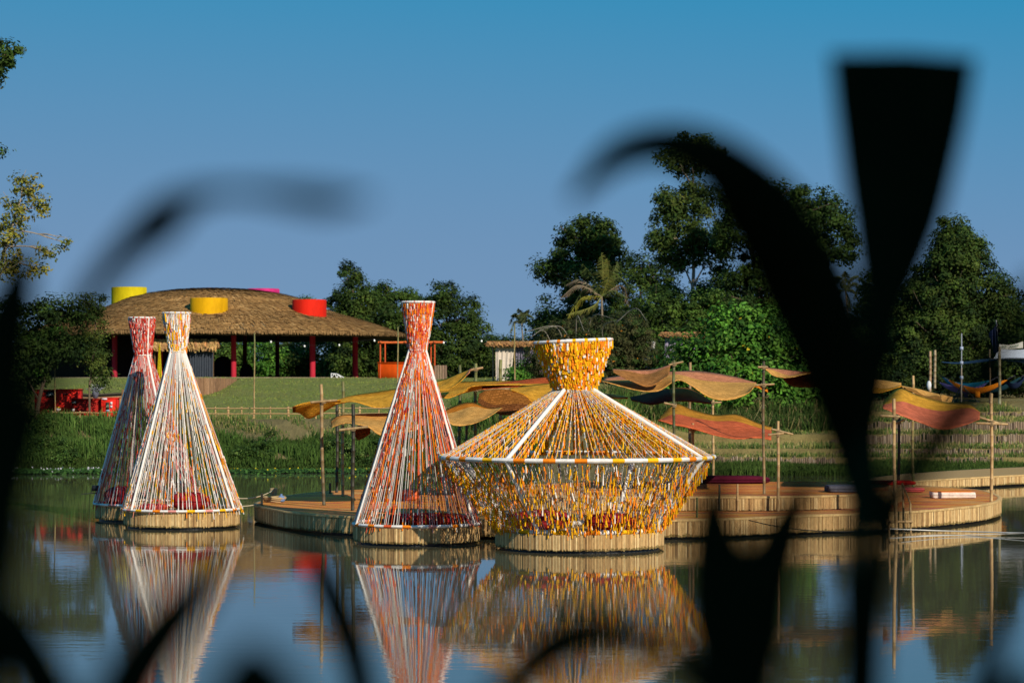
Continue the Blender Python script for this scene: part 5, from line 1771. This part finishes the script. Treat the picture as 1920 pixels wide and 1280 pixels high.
def palm(label, Y, base, head, fronds, col, group, leaf=1.0, tw=5, wid=16):
    b = P(base[0], base[1], Y)
    t = thing('coconut_palm', b, label, 'palm', group)
    mb = MB()
    hd = P(head[0], head[1], Y)
    tp = catmull([b, (b + hd) / 2 + (PX(4, Y), 0, 0), hd], 12)
    mb.tube(tp, np.linspace(PX(tw, Y) / 2, PX(tw, Y) / 2.6, 12), (0.20, 0.16, 0.11), 8)
    mb.obj('trunk', M_BARK, t)
    for (mx, my, tx, ty, c) in fronds:
        dy = rng.uniform(-1, 1) * PX(20, Y)
        q = catmull([hd, P(mx, my, Y + dy * 0.5), P(tx, ty, Y + dy)], 22)
        c = np.asarray(col if c is None else c)
        mb = MB()
        mb.tube(q, np.linspace(PX(1.3, Y), PX(0.4, Y), 22), c * 1.5, 5)
        tg = np.gradient(q, axis=0)
        tg /= np.linalg.norm(tg, axis=1)[:, None]
        for side in (-1, 1):
            s = np.sort(rng.uniform(1.5, 20.9, 46))
            k = s.astype(int)
            f = (s - k)[:, None]
            A = q[k] * (1 - f) + q[k + 1] * f
            T = tg[k]
            sd = np.cross(T, np.array([0, 0.4, 1.0]))
            sd /= np.linalg.norm(sd, axis=1)[:, None] + 1e-9
            ln = PX(wid, Y) * leaf * np.sin(np.clip(s / 21, 0.08, 0.97) * math.pi)[:, None] ** 0.6 * rng.uniform(0.8, 1.2, (46, 1))
            d = side * sd * 0.7 + T * 0.55 + np.array([0, 0, -0.75]) + rng.normal(0, 0.10, (46, 3))
            d /= np.linalg.norm(d, axis=1)[:, None]
            wv = T * PX(1.0, Y)
            V = np.stack([A - wv, A + wv, A + d * ln * 0.6 + wv * 0.7, A + d * ln], 1)
            mb.add(V.reshape(-1, 3), np.arange(4 * 46).reshape(46, 4), jit(c, 46, 0.3, 0.08))
        mb.obj('frond', M_LEAF, t)


YF, DF = (0.10, 0.105, 0.022), (0.17, 0.13, 0.085)
palm('coconut palm with upright yellow green heart and withered hanging fronds', 150, (1122, 712), (1128, 556), [(1130, 510, 1128, 474, YF), (1112, 520, 1092, 495, None), (1090, 525, 1062, 534, DF), (1085, 535, 1050, 560, DF), (1090, 560, 1055, 612, (0.20, 0.19, 0.03)), (1148, 515, 1158, 490, None), (1160, 520, 1184, 545, None), (1165, 535, 1180, 575, DF), (1100, 540, 1070, 580, None), (1140, 520, 1138, 485, YF), (1150, 545, 1178, 560, None), (1110, 575, 1062, 590, (0.16, 0.16, 0.04))], (0.065, 0.085, 0.025), 'coconut palms', wid=17)
palm('small far coconut palm alone against the sky', 220, (976, 712), (978, 606), [(965, 590, 954, 610, None), (968, 588, 958, 592, None), (976, 585, 972, 578, None), (984, 586, 992, 580, None), (990, 590, 1002, 596, None), (990, 600, 1000, 618, None), (966, 602, 956, 624, None), (980, 590, 986, 583, None)], (0.085, 0.105, 0.045), 'coconut palms', wid=9, tw=3)
palm('distant pale palm behind the patch of sky under the spreading tree', 200, (1588, 712), (1585, 545), [(1568, 525, 1552, 545, None), (1575, 520, 1562, 520, None), (1585, 518, 1584, 508, None), (1595, 522, 1610, 516, None), (1602, 530, 1622, 545, None), (1600, 545, 1615, 572, None), (1570, 545, 1558, 570, None), (1590, 560, 1596, 590, None)], (0.10, 0.12, 0.055), 'coconut palms', wid=12, tw=4)
palm('second distant palm half behind the shaggy dark tree', 195, (1625, 712), (1628, 560), [(1612, 535, 1600, 560, None), (1620, 528, 1612, 520, None), (1632, 525, 1640, 512, None), (1645, 540, 1660, 560, None), (1615, 560, 1600, 595, None), (1640, 565, 1650, 600, None)], (0.08, 0.10, 0.045), 'coconut palms', wid=12, tw=4)
GL = 'trees on the bank at the edge of the view'
tree('leafy_tree', 'dark bushy tree with sunlit green flecks beside the red booths', 'tree', GL, 112, (60, 800), [(118, 588, 34, 32), (75, 605, 42, 46), (58, 665, 56, 46), (22, 750, 40, 44), (112, 645, 40, 42), (10, 640, 50, 80), (40, 700, 40, 40)], 8, DKG + [BRG[0]], [3, 3, 3, 2, 1], tw=9, dens=3.6)
tree('leafy_tree', 'thin shady tree hanging in front of the end of the thatched roof', 'tree', GL, 114, (168, 735), [(182, 570, 22, 22), (160, 566, 18, 16), (170, 615, 30, 40), (176, 668, 28, 40), (188, 700, 15, 24)], 6, OLV + DKG, tw=4, dens=2.2, asp=0.4)
tree('leafy_tree', 'airy tree with yellow green leaves and fine bare twigs against the sky', 'tree', GL, 110, (-70, 800), [(42, 345, 18, 30), (62, 352, 18, 28), (30, 395, 32, 40), (80, 390, 16, 34), (15, 440, 34, 36), (95, 470, 28, 14), (70, 505, 34, 16), (20, 500, 34, 36), (-40, 460, 60, 90), (120, 455, 12, 14)], 7, YLG, tw=8, dens=1.3, asp=0.55, trunk=[(-70, 800), (-40, 600), (0, 500), (40, 370)], bark=(0.30, 0.25, 0.19), shell=0.2, clump=11)
tree('leafy_tree', 'tall dark tree whose lowest branch tip reaches into the top corner of the sky', 'tree', GL, 113, (-160, 790), [(18, 100, 32, 28), (-20, 120, 40, 40), (-90, 150, 90, 80), (-140, 60, 120, 90), (-6, 283, 13, 9), (-80, 280, 70, 60), (-150, 350, 80, 100)], 8, MDG + YLG[3:], tw=16, dens=3, trunk=[(-160, 790), (-150, 500), (-110, 300), (-90, 150)], clump=16)


def grass(name, label, n, sampler, l0, l1, pal, w, wid=0.02, lean=0.35, flower=None, kind='stuff', patchy=0.0):
    """long blades, rooted on the ground"""
    X, Y = sampler(n)
    Z = zt(X, Y)
    ok = Z > -0.05
    pn = np.sin(X * 1.1 + 1.7 * np.sin(Y * 0.9)) * np.sin(Y * 1.6 + X * 0.45) + 0.5 * np.sin(X * 2.7 + Y * 2.1) + rng.normal(0, 0.25, len(X))
    ok &= pn > -2 + 2 * patchy
    X, Y, Z = X[ok], Y[ok], Z[ok]
    n = len(X)
    L = rng.uniform(l0, l1, n)
    pt = 0.5 + 0.5 * np.sin(X * 0.9 + np.sin(Y * 1.3) * 2) * np.cos(Y * 0.8 + X * 0.31)
    L *= 0.45 + 0.9 * pt
    a = rng.uniform(0, 2 * math.pi, n)
    ln = np.abs(rng.normal(0, lean, n))
    dx, dy = np.cos(a) * ln, np.sin(a) * ln
    p0 = np.column_stack([X, Y, Z - 0.03])
    p1 = p0 + np.column_stack([dx * 0.35, dy * 0.35, np.full(n, 0.62)]) * L[:, None]
    p2 = p0 + np.column_stack([dx * 1.1, dy * 1.1, 0.95 - 0.4 * ln]) * L[:, None]
    b = rng.uniform(0, math.pi, n)
    W = wid * rng.uniform(0.6, 1.4, n)
    s = np.column_stack([np.cos(b), np.sin(b) * 0.5, np.zeros(n)]) * W[:, None]
    V = np.stack([p0 - s, p0 + s, p1 + s * 0.8, p1 - s * 0.8, p2], 1).reshape(-1, 3)
    i_ = (np.arange(n) * 5)[:, None]
    k = pick(pal, w, n, 0.3) * (0.75 + 0.5 * pt)[:, None]
    mb = MB()
    mb.add(V, np.concatenate([i_, i_ + 1, i_ + 2, i_ + 3], 1), k)
    mb.add(V, np.concatenate([i_ + 3, i_ + 2, i_ + 4], 1), k)
    if flower is not None:
        m = int(flower[1])
        j = rng.integers(0, n, m)
        leaf_quads(mb, p2[j], rng.normal(0, 1, (m, 3)), 0.05, 0.05, np.repeat(np.array([flower[0]]), m, 0))
    o = mb.obj(name, M_GRASS, base=(float(X.mean()), float(Y.mean()), 0))
    return tag(o, label, None, None, kind)


def region(px0, px1, d0, d1, Yref=110, bias=1.0):
    def f(n):
        Xa, Xb = X0(px0, Yref), X0(px1, Yref)
        X = rng.uniform(Xa, Xb, n)
        Y = shore(X) + d0 + (d1 - d0) * rng.random(n) ** bias
        return X, Y
    return f


LG = [(0.072, 0.135, 0.026), (0.050, 0.100, 0.020), (0.11, 0.17, 0.04), (0.028, 0.058, 0.013)]
DRY = [(0.30, 0.24, 0.10), (0.20, 0.19, 0.06), (0.10, 0.14, 0.035), (0.36, 0.30, 0.15)]
grass('bank_grass', 'tall lush light green grass on the bank below the red booths', 22000, region(-60, 300, 1.0, 5.6), 0.35, 0.95, LG, [4, 4, 2, 1.5], 0.022, patchy=0.75)
grass('bank_grass', 'ragged half dry grass on the bank below the rail fence', 14000, region(380, 980, 2.6, 6.6), 0.12, 0.42, DRY + LG[:2], [1.5, 2, 3, 0.8, 2, 2], 0.018, patchy=0.95)
grass('bank_grass', 'thick dark green grass along the waterline between the cones', 16000, region(300, 1010, 0.4, 3.4), 0.3, 0.85, LG[:2] + [LG[3], (0.05, 0.09, 0.018)], [1.5, 3, 2, 3], 0.03, patchy=0.7)
grass('shore_grass', 'short dark shore grass at the very edge of the water', 22000, region(-60, 1010, -0.3, 1.2), 0.15, 0.4, [(0.035, 0.068, 0.013), (0.05, 0.09, 0.017), (0.03, 0.05, 0.012)], [1, 1, 1], 0.03, 0.6)
grass('shore_grass', 'dark fine grass slope behind the raised deck', 30000, lambda n: (rng.uniform(X0(1240, 105), X0(1930, 105), n), rng.uniform(102.8, 108.0, n)), 0.2, 0.5, [(0.036, 0.066, 0.013), (0.052, 0.088, 0.017), (0.028, 0.050, 0.011)], [2, 2, 1], 0.02)


mb = MB()
for k in range(46):
    px = rng.uniform(395, 1000) if k < 32 else rng.uniform(-20, 260)
    d_ = rng.uniform(0.5, 3.2) if k < 32 else rng.uniform(0.8, 5.5)
    Xk = X0(px, 109)
    Yk_ = float(shore(Xk)) + d_
    zk = float(zt(Xk, Yk_)) + rng.uniform(0.15, 0.45)
    py = YH + (H - zk) / Yk_ * F
    rx = rng.uniform(14, 34)
    crown(mb, Yk_, [(px, py, rx, rx * rng.uniform(0.5, 0.8))], 5.5, LG + MDG[:2], [1, 2, 0.5, 2, 1.5, 1.5], 2.2, asp=0.4, clump=10)
tag(mb.obj('ground_cover', M_LEAF, base=(X0(600, 109), 109, 0.5)), 'low leafy scrub along the waterline of the far bank', None, None, 'stuff')


def terr_s(n):
    return rng.uniform(X0(1180, 118), X0(2000, 118), n), rng.uniform(108.1, 133, n)


grass('terrace_grass', 'patchy half dry grass over the terraces', 26000, terr_s, 0.08, 0.30, DRY + LG[:2], [2, 3, 3, 0.6, 1.5, 1], 0.02, 0.6)


def edge_s(n):
    k = rng.integers(0, 5, n)
    Y = np.array([w_[0] for w_ in TERR])[k] + np.abs(rng.normal(0, 0.2, n)) + 0.02
    X = rng.uniform(X0(1230, 116), X0(2000, 116), n)
    keep = np.sin(X * 1.7 + k * 2.1) + rng.normal(0, 0.6, n) > 0.2
    return X[keep], Y[keep]


grass('terrace_grass', 'tufts of greener grass spilling over the log terrace walls', 9000, edge_s, 0.15, 0.45, LG + DRY[1:3], [2, 3, 1, 2, 2, 2], 0.02, 0.8)
grass('reeds', 'long drooping reeds under the bright bush', 9000, lambda n: (rng.uniform(X0(1130, 123), X0(1560, 123), n), rng.uniform(118.5, 123.5, n)), 0.5, 1.7, [(0.045, 0.085, 0.018), (0.08, 0.11, 0.028), (0.03, 0.055, 0.013), (0.22, 0.18, 0.08)], [3, 1.5, 3, 1.2], 0.022, 0.75)
grass('reeds', 'rank weeds behind the golden canopies', 7000, lambda n: (rng.uniform(X0(850, 116), X0(1180, 116), n), rng.uniform(111, 118, n)), 0.5, 1.4, LG[:2] + DRY[1:2], [3, 3, 1], 0.025, 0.5)
grass('lawn_grass', 'short mown grass of the lawn slope', 22000, lambda n: (rng.uniform(X0(60, 140), X0(1000, 140), n), rng.uniform(114, 166, n)), 0.05, 0.13, [(0.155, 0.195, 0.044), (0.13, 0.175, 0.040), (0.185, 0.19, 0.052)], [2, 2, 1], 0.03, 0.6)
# floating weed
mb = MB()
n = 5000
X = np.concatenate([rng.uniform(X0(-40, 106), X0(225, 106), n), rng.uniform(X0(395, 106), X0(720, 106), 2200)])
Yw_ = shore(X) - np.abs(rng.normal(0, 1.0, len(X))) + 0.2
C = np.column_stack([X, Yw_, rng.uniform(0.02, 0.16, len(X))])
leaf_quads(mb, C, np.array([[0, -0.3, 1.0]]) + rng.normal(0, 0.35, (len(X), 3)), rng.uniform(0.08, 0.2, len(X)), rng.uniform(0.07, 0.15, len(X)), pick([(0.035, 0.085, 0.02), (0.05, 0.12, 0.025), (0.02, 0.05, 0.014)], [1, 1, 1], len(X), 0.2))
m = 130
k = rng.integers(0, n, m)
k = k[np.abs(np.sin(X[k] * 0.9) + 0.3 * rng.normal(0, 1, m)) > 0.45]
leaf_quads(mb, C[k] + (0, -0.05, 0.08), rng.normal(0, 1, (len(k), 3)) + (0, -1, 1), 0.10, 0.08, np.repeat(np.array([[0.50, 0.49, 0.54]]), len(k), 0))
k = n + rng.integers(0, 2200, 60)
leaf_quads(mb, C[k] + (0, -0.03, 0.06), rng.normal(0, 1, (60, 3)) + (0, -1, 1), 0.09, 0.07, np.repeat(np.array([[0.55, 0.45, 0.02]]), 60, 0))
tag(mb.obj('floating_weeds', M_GRASS, base=(X.mean(), 106, 0)), 'floating water weeds with white and yellow flowers', None, None, 'stuff')

# ------------------------------------------------------------------ dark plants right in front of the lens
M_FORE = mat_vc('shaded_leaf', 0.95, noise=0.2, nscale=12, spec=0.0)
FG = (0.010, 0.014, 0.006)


def blade(parent, pts, name='leaf', tipw=True):
    """leaf ribbon: points (px, py, width px, distance)"""
    p = catmull_px(pts, 64)
    A = np.array([P(x, y, Y) for x, y, w_, Y in p])
    W = np.array([PX(max(w_, 1.0), Y) for x, y, w_, Y in p])
    tg = np.gradient(A, axis=0)
    tg /= np.linalg.norm(tg, axis=1)[:, None] + 1e-9
    side = np.cross(tg, np.array([[0, 1.0, 0]]))
    side /= np.linalg.norm(side, axis=1)[:, None] + 1e-9
    v = np.linspace(-0.5, 0.5, 7)
    V = A[:, None] + side[:, None] * (W[:, None] * v[None])[..., None]
    V[:, :, 1] += (np.abs(v)[None] * 0.35 * W[:, None])
    mb = MB()
    mb.grid(V, FG)
    o = mb.obj(name, M_FORE, parent, smooth=True)
    md = o.modifiers.new('thickness', 'SOLIDIFY')
    md.thickness = 0.0015
    return o


def stem(parent, pts, name='stem'):
    p = catmull_px(pts, 40)
    mb = MB()
    mb.tube([P(x, y, Y) for x, y, w_, Y in p], [PX(max(w_, 1), Y) / 2 for x, y, w_, Y in p], FG, 8)
    return mb.obj(name, M_FORE, parent, smooth=True)


GFP = 'dark unfocused plants in front of the pond'
gz = lambda px, Y: P(px, YH, Y) * (1, 1, 0) + (0, 0, float(zt(0, Y)))
low_y = lambda Y: YH + (H - float(zt(0, Y)) + 0.02) / Y * F
D = 2.4
t = thing('broad_leaf_plant', gz(1610, D), 'black unfocused plant with a tall leaf cut square at its top', 'plant', GFP)
stem(t, [(1605, low_y(D), 60, D), (1602, 1700, 60, D * 0.85), (1600, 1280, 60, D * 0.8), (1598, 1060, 56, D * 0.8), (1612, 900, 58, D * 0.9), (1632, 760, 62, D), (1652, 640, 52, D)])
blade(t, [(1652, 680, 50, D), (1660, 600, 62, D), (1668, 520, 116, D), (1684, 400, 178, D), (1692, 280, 224, D), (1697, 190, 254, D), (1700, 98, 276, D)])
blade(t, [(1630, 1000, 56, 2.35), (1608, 850, 100, 2.3), (1570, 690, 150, 2.25), (1505, 520, 178, 2.2), (1425, 390, 158, 2.1), (1345, 305, 112, 2.05), (1255, 270, 78, 2.0), (1160, 290, 62, 1.95), (1070, 375, 18, 1.9)])
blade(t, [(1390, 2600, 30, 1.75), (1392, 1700, 50, 1.75), (1396, 1330, 84, 1.75), (1378, 1190, 170, 1.75), (1356, 1090, 150, 1.75), (1340, 990, 100, 1.75), (1338, 925, 66, 1.75), (1338, 860, 14, 1.75)])
blade(t, [(1405, 2600, 30, 1.75), (1405, 1700, 50, 1.75), (1408, 1330, 84, 1.75), (1414, 1190, 140, 1.75), (1438, 1090, 120, 1.75), (1474, 990, 94, 1.75), (1502, 925, 64, 1.75), (1522, 855, 14, 1.75)])
D = 1.9
t = thing('strap_leaf_plant', gz(1760, D), 'black unfocused plant with slender blades rising at the far edge beside the cut leaf', 'plant', GFP)
blade(t, [(1610, low_y(D), 30, D), (1630, 1600, 40, D), (1650, 1080, 50, D), (1690, 920, 66, D), (1765, 815, 66, D), (1850, 700, 56, D), (1945, 520, 36, D)])
blade(t, [(1720, low_y(D), 30, D), (1800, 1500, 50, D), (1850, 1270, 52, D), (1890, 1120, 40, D), (1935, 1000, 26, D)])
blade(t, [(1860, low_y(D), 60, D), (1860, 1500, 90, D), (1885, 1330, 80, D), (1940, 1260, 40, D)])
D = 1.7
t = thing('strap_leaf_plant', gz(30, D), 'black unfocused plant at the edge with a long pale arching leaf over the sky', 'plant', GFP)
blade(t, [(-120, low_y(D), 60, D), (-60, 1300, 90, D), (30, 900, 60, D), (110, 660, 40, D), (180, 535, 44, D), (250, 455, 62, D), (310, 408, 84, D), (370, 370, 42, D * 0.95), (440, 360, 24, D * 0.92), (530, 366, 36, D * 0.9), (610, 376, 46, D * 0.88), (700, 374, 8, D * 0.87)])
D = 2.0
blade(t, [(-90, low_y(D), 80, D), (-80, 1300, 120, D), (-40, 1000, 150, D), (-30, 800, 140, D), (0, 650, 110, D), (28, 540, 76, D), (52, 450, 20, D)])
blade(t, [(-60, low_y(D), 60, D), (-40, 1300, 100, D), (-10, 1190, 70, D), (-20, 1050, 46, D), (-30, 900, 20, D)])
blade(t, [(150, low_y(D), 60, D), (125, 1400, 100, D), (70, 1265, 90, D), (10, 1165, 80, D), (-60, 1090, 40, D)])
D = 1.3
t = thing('strap_leaf_plant', gz(330, D), 'black unfocused plant crossing the reflections of the twin cones', 'plant', GFP)
blade(t, [(150, low_y(1.8), 40, 1.8), (170, 1500, 90, 1.7), (235, 1290, 104, 1.7), (300, 1190, 96, 1.7), (370, 1105, 70, 1.7), (435, 1000, 20, 1.7)])
blade(t, [(480, low_y(1.4), 60, 1.4), (480, 1520, 150, 1.4), (478, 1340, 190, 1.4), (474, 1262, 140, 1.4), (470, 1205, 30, 1.4)])
blade(t, [(700, low_y(2.3), 40, 2.3), (695, 1500, 50, 2.3), (674, 1270, 56, 2.3), (646, 1175, 62, 2.3), (606, 1080, 52, 2.3), (566, 990, 12, 2.3)])
blade(t, [(400, low_y(D), 60, D), (330, 1600, 90, D), (250, 1400, 90, D), (180, 1320, 30, D)])
D = 1.3
t = thing('strap_leaf_plant', gz(1000, 1.8), 'black unfocused plant with one low arching leaf over the squat vessel reflection', 'plant', GFP)
blade(t, [(860, low_y(1.6), 40, 1.6), (890, 1500, 60, 1.6), (965, 1285, 80, 1.6), (1045, 1210, 92, 1.6), (1135, 1184, 80, 1.6), (1225, 1210, 64, 1.6), (1300, 1275, 54, 1.6), (1340, 1340, 30, 1.6)])

# unseen tree added behind the camera so its crown shades the plants
t = thing('added_shade_tree', (3.6, -5.2, 2.35), 'unseen leafy tree added behind the camera to shade the near plants', 'tree')
mb = MB()
lob = [((3.2, -4.6, 8.2), 3.0), ((1.2, -3.0, 8.0), 2.4), ((4.8, -3.6, 7.0), 2.4), ((2.6, -6.5, 7.6), 2.6), ((5.6, -6.0, 6.4), 2.4), ((-1.0, -3.5, 8.2), 2.2), ((3.6, -3.4, 5.6), 1.6), ((1.8, -2.6, 6.4), 1.4)]
for c, r in lob:
    n = int(900 * r * r)
    d = rng.normal(0, 1, (n, 3))
    d /= np.linalg.norm(d, axis=1)[:, None]
    leaf_quads(mb, np.array(c) + d * r * (0.4 + 0.65 * rng.random((n, 1))) * (1, 1, 0.75), d + (0, 0, 0.8) + rng.normal(0, 0.4, (n, 3)), rng.uniform(0.2, 0.36, n), rng.uniform(0.12, 0.2, n), pick(MDG, [1, 1, 1, 1], n, 0.25))
mb.obj('crown', M_LEAF, t)
mb = MB()
tp = catmull([(3.6, -5.2, 2.2), (3.5, -5.1, 4.2), (3.2, -4.8, 6.2), (3.0, -4.6, 8.0)], 14)
mb.tube(tp, np.linspace(0.26, 0.09, 14), (0.11, 0.085, 0.06), 10)
for c, r in lob:
    mb.tube(catmull([tp[7], (tp[7] + np.array(c)) / 2 + (0, 0, 0.3), c], 8), np.linspace(0.09, 0.03, 8), (0.11, 0.085, 0.06), 7)
mb.obj('trunk', M_BARK, t, smooth=True)
